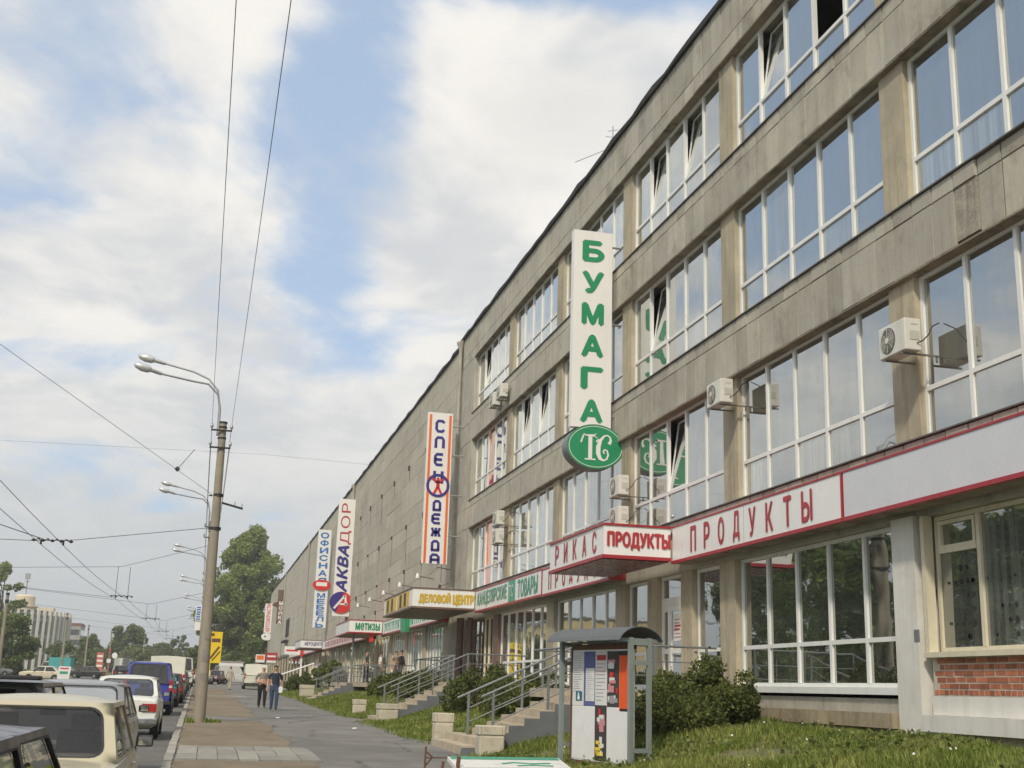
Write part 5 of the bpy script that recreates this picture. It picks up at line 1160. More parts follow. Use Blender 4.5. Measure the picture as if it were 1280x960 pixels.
# ------------------------------------------------------------------ street signs and pylons
t = thing('price_pylon', 'red and white price pylon standing on the far grass', 'pylon', (-19.4, 248, gz(248)))
MB().box(-.62, .62, -.2, .2, 0, 3.9).build('board', M('faded red', (.55,.13,.10), .6, .06), t)
b = MB()
for z in (.15, 1.25, 2.2, 3.05): b.box(-.5, .5, -.215, -.205, z, z+.38)
b.build('panel', mt['sign'], t)
t = thing('road_sign', 'round white road sign on a thin post beyond the black car', 'road sign', (-10.7, 158, gz(158)))
b = MB(); b.tube([(0, 0, -.2), (0, 0, 3.0)], .035, 6); b.build('post', mt['steel'], t)
b = MB(); b.prism(ellipse(.32, .36, 20), (0, -.05, 2.75), (1, 0, 0), (0, 0, 1), (0, -.02, 0)); b.build('plate', mt['sign'], t)
t = thing('road_sign', 'small white sign boards on a red white post left of the round sign', 'road sign', (-12.2, 170, gz(170)))
b = MB(); b.tube([(0, 0, -.2), (0, 0, 3.6)], .05, 6); b.build('post', mt['redbright'], t)
b = MB(); b.box(-.25, .25, -.07, -.05, 1.9, 2.4); b.build('plate', mt['sign'], t); b = MB(); b.box(-.1, .15, -.07, -.052, 3.4, 3.62); b.build('plate', mt['redbright'], t)
t = thing('board_sign', 'white board with red and green print standing on the roadside', 'board sign', (-13.2, 128, gz(128)))
b = MB(); b.prism([(-.62, .05), (.50, .0), (.62, 1.22), (-.5, 1.25)], (0, 0, .1), (1, 0, 0), (0, 0, 1), (0, .05, 0)); b.build('board', mt['sign'], t)
b = MB(); b.box(-.38, .40, -.012, -.004, 1.08, 1.2); b.build('print', mt['redbright'], t); b = MB(); b.box(-.40, .35, -.012, -.004, .62, .86); b.build('print', mt['palegreen'], t)
b = MB(); b.bar((-.5, .05, 0), (-.5, .3, .9), .04); b.bar((.45, .05, 0), (.45, .3, .9), .04); b.build('leg', mt['steel'], t)
t = thing('billboard', 'cream billboard seen above the roof of the blue van', 'billboard', (-6.2, 175, gz(175)))
b = MB(); b.box(-.75, .75, -.1, .1, 1.75, 2.55); b.build('board', mt['cream'], t); b = MB(); b.box(-.6, .6, -.112, -.104, 2.0, 2.2); b.build('print', mt['orange'], t); b = MB(); b.tube([(0, 0, -.2), (0, 0, 1.75)], .07, 6); b.build('post', mt['steel'], t)
t = thing('pole_sign', 'yellow advertising sign with red print right of the near pole', 'hanging sign', (.55, 88, gz(88)+1.1))
b = MB(); b.box(-.36, .46, -.05, .05, .85, 2.95); b.box(-.50, -.20, -.045, .045, -.10, .849); b.build('board', mt['yellow'], t); b = MB(); b.box(-.24, .34, -.062, -.054, 2.25, 2.5); b.stroke([(-.25, 1.15), (.30, 1.95)], .14, (0, -.054, 0), (1, 0, 0), (0, 0, 1), (0, -.008, 0)); b.stroke([(-.12, 1.0), (.38, 1.65)], .08, (0, -.054, 0), (1, 0, 0), (0, 0, 1), (0, -.008, 0)); b.box(-.3, -.08, -.062, -.054, 2.65, 2.85); b.build('print', mt['rust'], t)
b = MB(); b.tube([(-.58, .0, -1.2), (-.58, 0, 3.3)], .05, 8); b.bar((-.58, 0, 2.7), (-.3, 0, 2.7), .03); b.build('post', mt['greypaint'], t)
t = thing('pole_sign', 'pale blue vertical banner sign left of the near pole', 'hanging sign', (-1.25, 150, gz(150)))
b = MB(); b.box(-.34, .34, -.06, .06, 7.0, 8.75); b.box(-.34, .34, -.055, .055, 5.9, 6.9); b.build('board', mt['sign'], t)
b = MB()
for k in range(6): b.box(-.24, .22, -.072, -.064, 7.1+k*.27, 7.27+k*.27)
b.build('print', mt['blue'], t); b = MB(); b.tube([(.5, 0, 0), (.5, 0, 9.0)], .07, 6); b.build('post', mt['steel'], t)
t = thing('ramp_handrail', 'white sloping handrail of a ramp beyond the two men', 'handrail', (6.5, 108, gz(108)))
b = MB(); b.tube([(-.6, 0, 1.1), (2.6, 0, 2.3)], .07, 6); b.tube([(-.4, 0, -.1), (-.4, 0, 1.17)], .05, 6); b.tube([(2.5, 0, 0), (2.5, 0, 2.26)], .05, 6); b.build('rail', mt['sign'], t)
# ------------------------------------------------------------------ vegetation
def leaf_mesh(name, cen, size, mat, seed=0, up=.25):
    """many small leaf blades (two triangles folded along the rib) at the given centres"""
    rng = np.random.default_rng(seed); n = len(cen)
    a = rng.normal(size=(n, 3)); a[:, 2] *= .7; a /= np.linalg.norm(a, axis=1)[:, None]
    r = rng.normal(size=(n, 3)); r[:, 2] += up; s = np.cross(a, r); s /= np.linalg.norm(s, axis=1)[:, None]; nn = np.cross(a, s)
    L = size*rng.uniform(.6, 1.35, n)[:, None]; w = L*.36
    v = np.stack([cen - a*L*.5, cen + s*w + nn*L*.10, cen + a*L*.5, cen - s*w + nn*L*.10], 1).reshape(-1, 3)
    f = np.arange(4*n).reshape(n, 4); return arr_mesh(name, v, f, mat)
def clump_points(clumps, per, seed, shell=.55):
    rng = np.random.default_rng(seed); out = []
    for (x, y, z, r, rz) in clumps:
        n = int(per*(r*r)); d = rng.normal(size=(n, 3)); d /= np.linalg.norm(d, axis=1)[:, None]; q = rng.uniform(0, 1, n)**(1/3.)*(1-shell)+shell*rng.uniform(.75, 1.08, n)
        lump = 1+.25*np.sin(d[:, 0]*5+x)*np.sin(d[:, 1]*4+y)*np.sin(d[:, 2]*5+z)
        out.append(np.array([x, y, z]) + d*(q*lump)[:, None]*np.array([r, r, rz]))
    return np.concatenate(out)
def tree(name, label, x, y, h, w, mat='leaf_dark', trunk_h=.25, leaf=.5, n_clump=34, per=170, seed=1, shape='round', group=None, cat='tree'):
    z0 = gz(y)-.2; t = thing(name, label, cat, (x, y, z0), 0, group); rng = random.Random(seed); cl = []; b = MB()
    tr = max(.12, h*.018); top = h*.8; lean = rng.uniform(-.04, .04)*h
    b.tube([(0, 0, 0), (lean*.2, 0, h*.3), (lean*.6, .1, h*.55), (lean, 0, top)], [tr, tr*.8, tr*.55, tr*.2], 7)
    for k in range(n_clump):
        u = rng.random(); zz = trunk_h + (1-trunk_h)*u
        if shape == 'poplar': prof = math.sin(min(1, (1-u)*1.25+.12)*math.pi*.62)*.95*(1 if u < .85 else .8)
        elif shape == 'bush': prof = (1-u*u)**.5
        else: prof = math.sin((.12+.80*u)*math.pi)**.7
        a = rng.uniform(0, 6.283); rr = w/2*prof*(rng.uniform(.45, .95) if shape != 'poplar' else rng.uniform(.25, 1.02)); cr = w*rng.uniform(.085, .15)*(1.0 if shape != 'poplar' else rng.choice((.5, .7, .95)))
        p = (lean*u + math.cos(a)*rr, math.sin(a)*rr, zz*h - cr*.3); cl.append((*p, cr, cr*rng.uniform(.7, 1.15)))
        if k % 2 == 0 and shape != 'bush': zb = max(trunk_h*.7, zz-.22)*h; k_ = .5 if shape == 'poplar' else 1; b.tube([(lean*zb/h, 0, zb), (p[0]*.5, p[1]*.5, (zb+p[2])/2+.1*h*.2), p], [tr*.35*k_, tr*.22*k_, tr*.06*k_], 5)
    b.build('trunk', mt['bark'], t, smooth=40)
    new_obj('crown', leaf_mesh('crown', clump_points(cl, per, seed), leaf, mt[mat], seed), t); return t
def shrub(label, x, y, w, d, h, z, seed, mat='leaf_shrub', n=9000, leaf=.075, group='shrubs along the front of the building'):
    t = thing('shrub', label, 'shrub', (x, y, z), 0, group); rng = random.Random(seed); cl = []; b = MB()
    for k in range(60):
        a = rng.uniform(0, 6.283); q = rng.random()**.45; px, py = math.cos(a)*q*w*.46, math.sin(a)*q*d*.46; top = h*(1-.40*q**3)*rng.uniform(.72, 1.05); zz = top*rng.uniform(.25, .95)
        r = rng.uniform(.20, .32)*min(1, h/1.1+.2); cl.append((px, py, zz, r, r))
        if k % 3 == 0: b.tube([(px*.25, py*.25, -.1), (px*.6, py*.6, zz*.5), (px, py, zz+r*.8)], [.018, .012, .004], 4)
    b.build('stem', mt['bark'], t)
    per = n/sum(c[3]**2 for c in cl); pts = clump_points(cl, per, seed, .6)
    rg = np.random.default_rng(seed); k = int(n*.05); sp = pts[rg.integers(0, len(pts), k)]; sp[:, 2] += rg.uniform(.0, .16, k)*(sp[:, 2] > h*.5); pts = np.concatenate([pts, sp]); pts = pts[pts[:, 2] > -.05]
    new_obj('foliage', leaf_mesh('foliage', pts, leaf, mt[mat], seed), t); return t
bz = lambda x, y: bank_z(x, y)
shrub('large dark green shrub right of the poster board under the shop window', 9.4, 22.9, 2.2, 3.5, 1.28, bz(9.3, 22.9)-.10, 1, n=26000, leaf=.068)
shrub('lower leafy shrub behind the poster board posts', 8.35, 21.6, 1.4, 2.2, .95, bz(8.3, 21.6)-.1, 2, n=10000, leaf=.068)
shrub('broad shrub between the nearest and the middle steps', 8.7, 33.3, 2.6, 3.6, 1.25, bz(8.7, 33.3)-.15, 3, n=15000, leaf=.085)
shrub('shrub close behind the far railing of the nearest steps', 8.4, 37.6, 2.4, 4.6, 1.25, bz(8.4, 37.6)-.15, 4, n=14000, leaf=.09)
shrub('shrub left of the middle steps below the entrance terrace', 8.6, 50.0, 2.8, 6.0, 1.30, bz(8.6, 50)-.1, 5, n=14000, leaf=.10)
shrub('rounded shrub in front of the green lettered shop windows', 8.7, 57.5, 2.4, 5.0, .95, bz(8.7, 57.5)-.1, 6, n=14000, leaf=.11)
shrub('yellow green shrub beyond the far steps', 8.9, 92, 2.4, 6.0, 2.1, gz(92)+.5, 8, 'leaf_light', n=9000, leaf=.14)
shrub('dark low shrub left of the far steps', 7.2, 96, 2.6, 8.0, 1.2, gz(96)+.2, 9, n=9000, leaf=.14)
# bank grass: blades thick near the camera
def grass(name, n, x0, x1, y0, y1, hmin, hmax, zf, keep=None, seed=3, mat='grass', wd=.010):
    rng = np.random.default_rng(seed); x = rng.uniform(x0, x1, n); y = rng.uniform(y0, y1, n); 
    if keep is not None: k = keep(x, y, rng); x, y = x[k], y[k]; n = len(x)
    z = np.array([zf(a, c) for a, c in zip(x, y)]); h = rng.uniform(hmin, hmax, n)*(.6+.8*(np.sin(x*1.7+y*.9)*.5+.5)*rng.uniform(.5, 1, n)); a = rng.uniform(0, 6.283, n); ln = rng.uniform(.1, .75, n)
    dx, dy = np.cos(a), np.sin(a); w = wd*(.7+rng.random(n)); sx, sy = -dy*w, dx*w; p = np.stack([x, y, z], 1)
    v = np.stack([p+np.stack([sx, sy, 0*x-.01], 1), p-np.stack([sx, sy, 0*x+.01], 1), p+np.stack([dx*h*ln*.5-sx*.7, dy*h*ln*.5-sy*.7, h*.6], 1), p+np.stack([dx*h*ln, dy*h*ln, h], 1)], 1).reshape(-1, 3)
    f = np.arange(4*n).reshape(n, 4); o = new_obj(name, arr_mesh(name, v, f, mt[mat])); tag(o, None, None, None, 'stuff'); return o
def nostairs(x, y, rng):
    d = np.sin(x*1.1+3)*np.sin(y*.8+1)+np.sin(x*2.7+y*1.9)*.5; bare = (d < -.75) & (rng.random(len(x)) < .85); edge = (x < 5.15+.25*rng.random(len(x))+.15*np.sin(y*1.3)) & (rng.random(len(x)) < .8)
    st = ((y > 25.3) & (y < 29.2) & (x < 8.4)) | ((y > 25.3) & (y < 31.6) & (x > 8.2)) | ((y > 41.8) & (y < 44.7)) | ((y > 41.8) & (y < 53.6) & (x > 8.5)) | ((y > 71) & (y < 74.3)) | ((y > 66) & (y < 84) & (x > 8.4)) | (x > 10.8)
    return ~(bare | edge | st)
grass('grass', 95000, 5.0, 11.0, 10.5, 26, .05, .15, bank_z, nostairs, 3, wd=.009)
grass('grass', 90000, 5.0, 10.9, 26, 60, .06, .15, bank_z, nostairs, 4, wd=.016)
grass('grass', 40000, 5.0, 10.9, 60, 99, .08, .18, bank_z, nostairs, 5, wd=.03)
grass('weeds', 1300, -.42, .62, 37.3, 39.0, .04, .20, lambda x, y: gz(y), lambda x, y, r: (((x-.36)**2+(y-38.3)**2*.4 < .035*(1+r.random(len(x)))) | ((x+.38)**2+(y-38.0)**2*.35 < .03*(1+r.random(len(x))))) & ((x+.03)**2+(y-38.5)**2 > .03), 6, wd=.018)
# broad leaved weeds and a few white flowers in the near grass
rg = np.random.default_rng(21); n = 5200; x = rg.uniform(5.4, 10.8, n); y = rg.uniform(11, 26, n); k = (np.sin(x*1.9+y)+np.sin(y*1.3-x*.7) > .25) & nostairs(x, y, rg); x, y = x[k], y[k]
pts = np.stack([x, y, [bank_z(a, c)+.06 for a, c in zip(x, y)]], 1); pts[:, 2] += rg.uniform(0, .10, len(pts)); o = new_obj('weeds', leaf_mesh('weeds', pts, .085, mt['leaf_light'], 22)); o['kind'] = 'stuff'
n = 45; x = rg.uniform(6.5, 10.7, n); y = rg.uniform(12, 24, n); pts = np.stack([x, y, [bank_z(a, c)+.17 for a, c in zip(x, y)]], 1); o = new_obj('white_flowers', leaf_mesh('white_flowers', pts, .035, mt['sign'], 23)); o['kind'] = 'stuff'

tree('poplar_tree', 'tall dense green tree beyond the far end of the building', 7.2, 258, 29.5, 19, 'leaf_poplar', .04, .5, 210, 120, 11, 'poplar')
tree('bushy_tree', 'lower green tree left of the tall one behind the yellow sign', 1.6, 250, 12.5, 10, 'leaf_light', .06, .6, 40, 120, 12)
tree('bushy_tree', 'green bush under the tall tree behind the white vans', 7.5, 240, 8, 9, 'leaf_dark', .03, .5, 30, 120, 13)
tree('bushy_tree', 'dense green tree in front of the finned round building', -25.2, 178, 7.8, 6.8, 'leaf_dark', .04, .42, 60, 190, 14)
tree('bushy_tree', 'dark tree at the left edge beside the pale pole', -32, 185, 5.4, 6.0, 'leaf_dark', .04, .42, 40, 170, 15)
tree('crown_tree', 'green tree rising behind the yellow building at the left edge', -40, 262, 21, 9, 'leaf_poplar', .35, .55, 36, 150, 16)
tree('round_tree', 'big round dark tree in the distance above the roadway', -20.5, 345, 12, 12.5, 'leaf_dark', .04, .7, 80, 90, 17)
tree('bushy_tree', 'light green tree between the far poles', -27, 310, 9, 8, 'leaf_light', .03, .55, 40, 140, 18)
tree('bushy_tree', 'small dark tree before the flat roofed grey building', -28.5, 268, 6.2, 7, 'leaf_dark', .03, .5, 40, 150, 19)
tree('bushy_tree', 'low dark bush beside the small dark tree', -24.2, 290, 5.2, 6.5, 'leaf_dark', .02, .5, 30, 140, 29)
tree('bushy_tree', 'pale green low trees right of the big round tree', -13.5, 380, 8, 11, 'leaf_light', .02, .7, 44, 100, 20)
tree('bushy_tree', 'dark shrubby tree low at the foot of the big round tree', -16, 330, 5.5, 12, 'leaf_light', .02, .6, 44, 110, 30)
tree('slim_tree', 'slim distant tree standing above the ivory van', -9.0, 430, 12.5, 6.5, 'leaf_dark', .25, .7, 30, 110, 24)
tree('bushy_tree', 'far low tree just left of the near pole', -4.5, 440, 8.5, 9, 'leaf_dark', .04, .7, 34, 100, 25)
tree('bushy_tree', 'farthest hazy tree between the ivory van and the pole', -8.0, 470, 7, 14, 'leaf_dark', .02, .7, 40, 90, 26)
# trees on the far side of the street, outside the picture but mirrored in the shop windows
for k, (x, y, h, w) in enumerate([(-26, 34, 11, 9), (-29, 50, 13, 10), (-27, 66, 14, 11), (-30, 80, 15, 11), (-31, 93, 14.5, 11), (-34, 108, 16, 12), (-37, 124, 15, 12)]):
    tree('street_tree', ('first', 'second', 'third', 'fourth', 'fifth', 'sixth', 'seventh')[k] + ' tree of the row across the street, mirrored in shop windows', x, y, h, w, ('leaf_dark', 'leaf_poplar')[k % 2], .07, .42, 64, 150, 40+k, group='trees across the street')

# ------------------------------------------------------------------ far buildings on the left
mt['fin'] = M('fin', (.62, .595, .54), .8, .06, .3); mt['ochre'] = M('ochre wall', (.50, .39, .20), .85, .1, .3); mt['farwin'] = glass('far window', (.05, .06, .07), .12); mt['fargrey'] = M('grey wall', (.34, .33, .31), .85, .1, .3); mt['farcream'] = M('rotunda', (.66, .58, .42), .8, .06)
t = thing('round_building', 'round office building with white vertical fins and cream rooftop drum', 'building', (-54.8, 366, gz(366))); Rr, Ht = 16.5, 14.9
b = MB(); b.tube([(0, 0, -1), (0, 0, Ht)], Rr, 72); b.build('wall', mt['farwin'], t)
fm = MB().box(-.27, .27, -.95, .25, -1, Ht+.35).mesh('fin', mt['fin'])
for k in range(58):
    a = 2*math.pi*k/58; q = new_obj('fin', fm, t, False, (math.sin(a)*Rr, -math.cos(a)*Rr, 0), (0, 0, a))
b = MB()
for z in (3.6, 8.0, 12.4): b.tube([(0, 0, z), (0, 0, z+.9)], Rr+.25, 72)
b.build('spandrel', mt['fargrey'], t); b = MB(); b.tube([(0, 0, Ht), (0, 0, Ht+.3)], Rr+.1, 72); b.build('roof', mt['roof'], t)
b = MB(); b.tube([(5.0, -3, Ht), (5.0, -3, Ht+1.6), (5.0, -3, Ht+1.61), (5, -3, Ht+1.9), (5, -3, Ht+1.91), (5, -3, Ht+4.4), (5, -3, Ht+4.9)], [3.3, 3.3, 3.7, 3.7, 2.7, 2.7, 2.1], 32); b.box(9, 13, -5, -1, Ht, Ht+1.6); b.build('roof_drum', mt['farcream'], t, smooth=40)
b = MB(); b.tube([(5, -3, Ht+4.8), (5, -3, Ht+10.5)], .16, 6); b.tube([(5.0, -3, Ht+8.6), (5.0, -3, Ht+8.61)], .9, 8); b.box(4.3, 5.7, -3.2, -2.8, Ht+9.2, Ht+10.8); b.build('antenna', mt['steel'], t)
t = thing('grey_office_block', 'flat roofed grey office block right of the finned round building', 'building', (-48, 420, gz(420)))
b = MB(); b.box(-5.2, 0, 0, 14, -1, 14.4); b.build('stair_tower', mt['joint'], t); b = MB(); b.box(0, 8.2, .6, 14, -1, 13.6); b.build('wall', mt['fargrey'], t); b = MB(); b.box(-.1, 8.3, .5, 14.1, 13.6, 14.5); b.build('roof', M('rusty roof', (.20, .10, .075), .8, .2), t)
for k in range(4): MB().box(.3, 7.9, .52, .59, 1.2+k*3.2, 2.9+k*3.2).build('window', mt['farwin'], t); MB().box(8.205, 8.26, 1.0, 13.4, 1.2+k*3.2, 2.9+k*3.2).build('window', mt['farwin'], t)
t = thing('ochre_building', 'low ochre building with pitched roof at the left edge', 'building', (-44, 250, gz(250)))
b = MB(); b.box(-26, 3.0, 0, 12, -1, 11.2); b.prism([(-26, 11.2), (3.0, 11.2), (3.0, 11.6), (-4.5, 14.2), (-26, 14.2)], (0, 0, 0), (1, 0, 0), (0, 0, 1), (0, 12, 0)); b.build('wall', mt['ochre'], t)
b = MB(); b.prism([(-26.3, 14.2), (-4.5, 14.2), (3.3, 11.5), (3.3, 11.8), (-4.5, 14.55), (-26.3, 14.55)], (0, -.4, 0), (1, 0, 0), (0, 0, 1), (0, 12.8, 0)); b.build('roof', mt['flash'], t)
for x in (-22, -17, -12, -7, -2):
    for z in (2.2, 6.6): w = MB(); w.box(x, x+3.2, -.08, -.005, z, z+2.4); wo = w.build('window', mt['fin'], t); MB().box(x+.2, x+3.0, -.10, -.081, z+.15, z+2.25).build('pane', mt['farwin'], wo)
t = thing('ochre_house', 'long low ochre house across the street, mirrored in shop windows', 'building', (-45, 62, gz(62)))
b = MB(); b.box(-6, 4, -22, 22, -.5, 4.3); b.build('wall', mt['ochre'], t); b = MB(); b.prism([(-6.4, 4.3), (4.4, 4.3), (-1, 6.2)], (0, -22.4, 0), (1, 0, 0), (0, 0, 1), (0, 44.8, 0)); b.build('roof', mt['rust'], t)
for y in range(-20, 20, 4): MB().box(4.002, 4.06, y, y+1.8, 1.2, 3.2).build('window', mt['farwin'], t)
t = thing('white_kiosk', 'white low kiosk wall half hidden behind the farther van', 'kiosk', (3.2, 172, gz(172)))
b = MB(); b.box(-1.4, 1.8, 0, 3, 0, 2.5); b.build('wall', mt['sign'], t); b = MB(); b.box(-1.5, 1.9, -.1, 3.1, 2.5, 2.65); b.build('roof', mt['fargrey'], t)

# ------------------------------------------------------------------ people
def person(label, x, y, z, face, top, legs, h=1.75, gait=.12, arms='down', hair=(.10, .08, .06), bald=False, sleeve=.55, heavy=1.0, cap=None, group=None, hold=None):
    """face: heading (0 looks towards the camera, -Y). One skinned body; clothing by material."""
    t = thing('person', label, 'person', (x, y, z), face, group); s = h/1.75; V = []; E = []; Rd = []; part = []
    def add(p, r, par=None, tagp='top'):
        V.append((p[0]*s, p[1]*s, p[2]*s)); Rd.append((r*s, r*s) if not isinstance(r, tuple) else (r[0]*s, r[1]*s)); part.append(tagp)
        if par is not None: E.append((par, len(V)-1))
        return len(V)-1
    H = heavy
    pel = add((0, 0, .95), (.155*H, .115*H), None, 'leg'); ch = add((0, -.01, 1.12), (.155*H, .13*H), pel); ch2 = add((0, .0, 1.30), (.162*H, .125*H), ch); sh = add((0, .02, 1.42), (.11, .085), ch2)
    nk = add((0, .0, 1.505), .052, sh, 'skin'); hd1 = add((0, -.015, 1.585), (.068, .075), nk, 'skin'); hd2 = add((0, -.015, 1.665), (.076, .090), hd1, 'skin'); add((0, -.005, 1.715), (.055, .065), hd2, 'skin')
    for sg in (1, -1):
        g = gait*sg; hp = add((sg*.095*H, 0, .88), .108*H, pel, 'leg'); kn = add((sg*.10, -g*.75-.02, .50+abs(g)*.02), .083, hp, 'leg'); an = add((sg*.10, -g*1.1+.04, .10), .064, kn, 'leg'); add((sg*.115, -g*1.1-.12, .045), (.038, .030), an, 'shoe')
        s1 = add((sg*.172*H, .02, 1.40), .064, sh); 
        if arms == 'down': el = (sg*.25*H, .06+g*.9, 1.13); wr_ = (sg*.26*H, -.02+g*1.5, .90); hn = (sg*.255*H, -.05+g*1.6, .82)
        elif arms == 'front': el = (sg*.27*H, .05, 1.14); wr_ = (sg*.12, -.22, 1.07); hn = (sg*.045, -.25, 1.07)
        elif arms == 'bent' : el = (sg*.25*H, .05, 1.14); wr_ = ((sg*.22, -.22, 1.10) if sg > 0 else (sg*.26, -.02, .90)); hn = ((sg*.19, -.30, 1.13) if sg > 0 else (sg*.255, -.05, .82))
        elif arms == 'phone': el = (sg*.26*H, -.02, 1.16) if sg < 0 else (sg*.25, -.10, 1.20); wr_ = (sg*.26, -.02, .92) if sg < 0 else (sg*.16, -.16, 1.44); hn = (sg*.255, -.04, .84) if sg < 0 else (sg*.11, -.12, 1.54)
        md = tuple(a*(1-sleeve)+c*sleeve for a, c in zip((sg*.185*H, .02, 1.405), el)); m_ = add(md, .050*H, s1); e_ = add(el, .041, m_, 'skin' if sleeve < .99 else 'top'); w_ = add(wr_, .029, e_, 'skin' if sleeve < 1.5 else 'top'); p_ = add(hn, (.036, .022), w_, 'skin')
        dv = (Vector(hn)-Vector(wr_)).normalized(); sd_ = dv.cross(Vector((0, 1, 0)) if abs(dv.y) < .8 else Vector((0, 0, 1))).normalized(); cu = dv.cross(sd_)
        for q, ln in ((-1.5, .060), (-.5, .072), (.5, .068), (1.5, .052)):
            b0 = Vector(hn)+dv*.030+sd_*q*.017; k1 = add(tuple(b0+dv*.012), .0105, p_, 'skin'); k2 = add(tuple(b0+dv*ln*.55+cu*.008), .0095, k1, 'skin'); add(tuple(b0+dv*ln*.95+cu*.022), .008, k2, 'skin')
        k1 = add(tuple(Vector(hn)+sd_*.034*sg-dv*.005+cu*.01), .011, p_, 'skin'); add(tuple(Vector(hn)+sd_*.048*sg+dv*.03+cu*.022), .009, k1, 'skin')
    me = bpy.data.meshes.new('body'); me.from_pydata(V, E, []); o = bpy.data.objects.new('body', me); C.objects.link(o)
    md = o.modifiers.new('skin', 'SKIN'); md.use_smooth_shade = True; sv = me.skin_vertices[0].data
    for i, r in enumerate(Rd): sv[i].radius = r
    sv[0].use_root = True; o.modifiers.new('sub', 'SUBSURF').levels = 1
    bpy.context.view_layer.update(); m2 = bpy.data.meshes.new_from_object(o.evaluated_get(bpy.context.evaluated_depsgraph_get())); bpy.data.objects.remove(o); m2.materials.clear()
    for mm in (top, legs, mt['skin'], mt['rubber']): m2.materials.append(mm)
    P = np.array(V); sid = {'top': 0, 'leg': 1, 'skin': 2, 'shoe': 3}; ea = np.array(E); A, B = P[ea[:, 0]], P[ea[:, 1]]; D = B-A; LL = (D*D).sum(1)
    for p in m2.polygons:
        q = np.array(p.center); u = np.clip(((q-A)*D).sum(1)/LL, 0, 1); dd = ((A+D*u[:, None]-q)**2).sum(1); k = int(dd.argmin()); idx = ea[k, 1] if u[k] > .35 else ea[k, 0]; p.material_index = sid[part[idx]]; p.use_smooth = True
        if part[ea[k, 1]] == 'shoe' and q[2] < .075*s: p.material_index = 3
    new_obj('body', m2, t)
    hm = M('hair', hair, .8, .2, 30); b = MB(); N = 10
    c0 = Vector((0, -.0, 1.668))*s
    for i in range(7):                                     # hair cap: a shell over the skull
        pass
    ringz = [(.086, .0), (.096, .035), (.092, .062), (.068, .085), (.03, .098)] if not bald else [(.080, -.02), (.087, .005), (.083, .02)]
    pr = None
    for r, zz in ringz:
        cur = [(c0.x+r*.86*s*math.cos(2*math.pi*k/N), c0.y+(.016+(.0 if r > .06 else -.01))*s+r*1.06*s*math.sin(2*math.pi*k/N), c0.z+zz*s - (.035*s if (math.sin(2*math.pi*k/N) > .3 and r > .08) else 0)) for k in range(N)]
        if pr:
            for k in range(N): b.quad(pr[k], pr[(k+1) % N], cur[(k+1) % N], cur[k])
        pr = cur
    b.poly(pr); b.build('hair', cap or hm, t, smooth=60)
    b = MB(); b.obox((0, -.105*s, 1.628*s), (.012*s, 0, 0), (0, .018*s, 0), (0, 0, .022*s)); b.build('nose', mt['skin'], t)
    for sg in (1, -1):
        b = MB(); b.obox((sg*.030*s, -.098*s, 1.652*s), (.011*s, 0, 0), (0, .006*s, 0), (0, 0, .006*s)); b.build('eye', mt['black'], t)
        b = MB(); b.obox((sg*.080*s, .0, 1.635*s), (.008*s, 0, 0), (0, .018*s, 0), (0, 0, .03*s)); b.build('ear', mt['skin'], t)
    b = MB(); b.obox((0, -.094*s, 1.592*s), (.022*s, 0, 0), (0, .006*s, 0), (0, 0, .005*s)); b.build('mouth', mt['letter_red'], t)
    return t
cl = lambda n, c: M('cloth '+n, c, .9, .12, 14, .3, 60)
c_grey, c_navy, c_black, c_jeans, c_white, c_light, c_brown, c_blue, c_dk = cl('grey check', (.20, .185, .16)), cl('navy', (.022, .028, .05)), cl('black', (.02, .02, .022)), cl('denim', (.05, .075, .15)), cl('white', (.62, .61, .56)), cl('light', (.42, .38, .30)), cl('brown', (.22, .15, .10)), cl('blue', (.10, .14, .25)), cl('dark grey', (.10, .10, .10))
person('balding man in grey shirt and black trousers walking towards the camera', 2.48, 54.6, gz(54.6), R(4), c_grey, c_black, 1.73, .13, 'front', (.30, .28, .25), True, heavy=1.22, group=None)
person('man in navy shirt and blue jeans carrying a small white bag', 2.83, 51.7, gz(51.7), R(-6), c_navy, c_jeans, 1.76, .10, 'down', (.03, .025, .02), heavy=1.14)
t = thing('carried_bag', 'small white bag in the hand of the man in navy', 'bag', (3.06, 51.62, gz(51.7)+.86)); b = MB(); b.prism([(-.07, -.16), (.07, -.16), (.09, .03), (.02, .10), (-.03, .10), (-.09, .02)], (0, .03, 0), (1, 0, 0), (0, 0, 1), (0, -.07, 0)); b.build('bag', mt['sign'], t)
person('man in light clothes standing far down the pavement beside the pole', 1.98, 99, gz(99), R(150), c_light, c_light, 1.78, .08, 'down', (.2, .17, .12), sleeve=1.2)
person('man in grey shirt and dark trousers at the top of the far steps', 8.75, 69.6, Z3-.02, R(75), c_dk, c_black, 1.78, .08, 'bent', (.05, .04, .03), heavy=1.08)
person('man in white shirt with backpack among the men on the terrace', 9.95, 72.6, Z3, R(100), c_white, c_dk, 1.76, .05, 'bent', (.04, .03, .02))
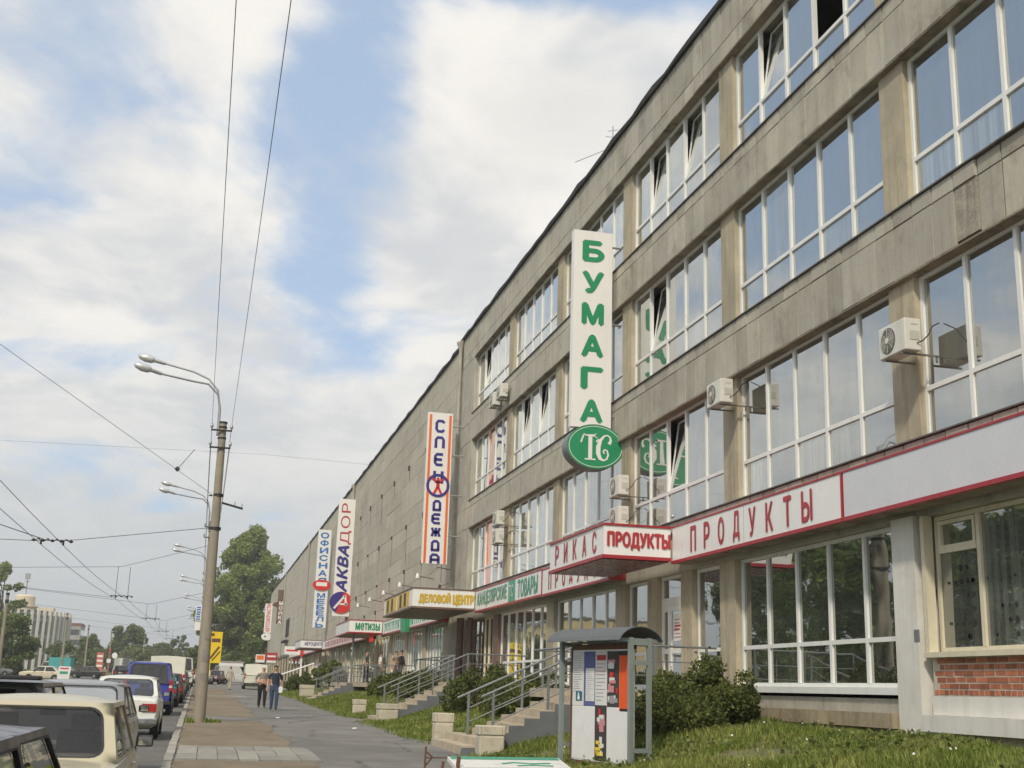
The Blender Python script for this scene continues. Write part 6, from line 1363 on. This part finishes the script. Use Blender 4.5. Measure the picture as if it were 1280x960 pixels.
person('bearded man in brown top standing by the shop door on the terrace', 10.35, 69.2, Z3, R(20), c_brown, c_dk, 1.76, .04, 'phone', (.03, .03, .03))
person('man in black jacket near the shop door on the terrace', 10.1, 65.8, Z3-.0, R(-70), c_black, c_dk, 1.72, .05, 'bent', (.02, .02, .02), sleeve=1.6)
person('person in blue leaning on the far handrail', 9.6, 108.5, gz(108)+.75, R(60), c_blue, c_dk, 1.72, .04, 'bent', (.03, .03, .03), sleeve=1.2)
person('person in pink top standing between the far parked cars', -.5, 106, gz(106)-.1, R(200), cl('pink', (.45, .22, .18)), c_dk, 1.68, .05, 'down', (.10, .06, .03), sleeve=.4)
t = thing('backpack', 'dark olive backpack worn by the man in the white shirt', 'backpack', (10.13, 72.63, Z3+1.12)); b = MB(); b.box(-.07, .09, -.15, .15, -.02, .36); o = b.build('pack', cl('olive', (.07, .065, .04)), t); bv = o.modifiers.new('bevel', 'BEVEL'); bv.width = .05; bv.segments = 2
# little bits of litter on the pavement
for k, (x, y) in enumerate([(2.55, 43.5), (4.35, 36.6), (-.8, 20.3)]):
    t = thing('litter', ('white paper scrap on the asphalt before the two men', 'pale scrap of litter on the asphalt right of the earth strip', 'scrap lying in the gutter by the kerb')[k], 'litter', (x, y, gz(y)+(-.13 if x < -.6 else 0))); b = MB(); b.prism([(-.07, -.04), (.05, -.05), (.08, .04), (-.03, .06)], (0, 0, .006), (1, .1, .1), (0, 1, .2), (0, 0, .012)); b.build('scrap', mt['sign'], t)
# ------------------------------------------------------------------ air
m = bpy.data.materials.new('haze'); m.use_nodes = True; t = NT(m.node_tree); t.n.clear()
pv = t.add('ShaderNodeVolumePrincipled'); pv.inputs['Color'].default_value = (.86, .88, .88, 1); pv.inputs['Density'].default_value = HAZE; pv.inputs['Anisotropy'].default_value = 0.2
o = t.add('ShaderNodeOutputMaterial'); t.l.new(pv.outputs[0], o.inputs['Volume'])
b = MB(); b.box(-1100, 1100, -320, 1300, -4.5, 44.0); hz = b.build('haze', m); hz['kind'] = 'stuff'
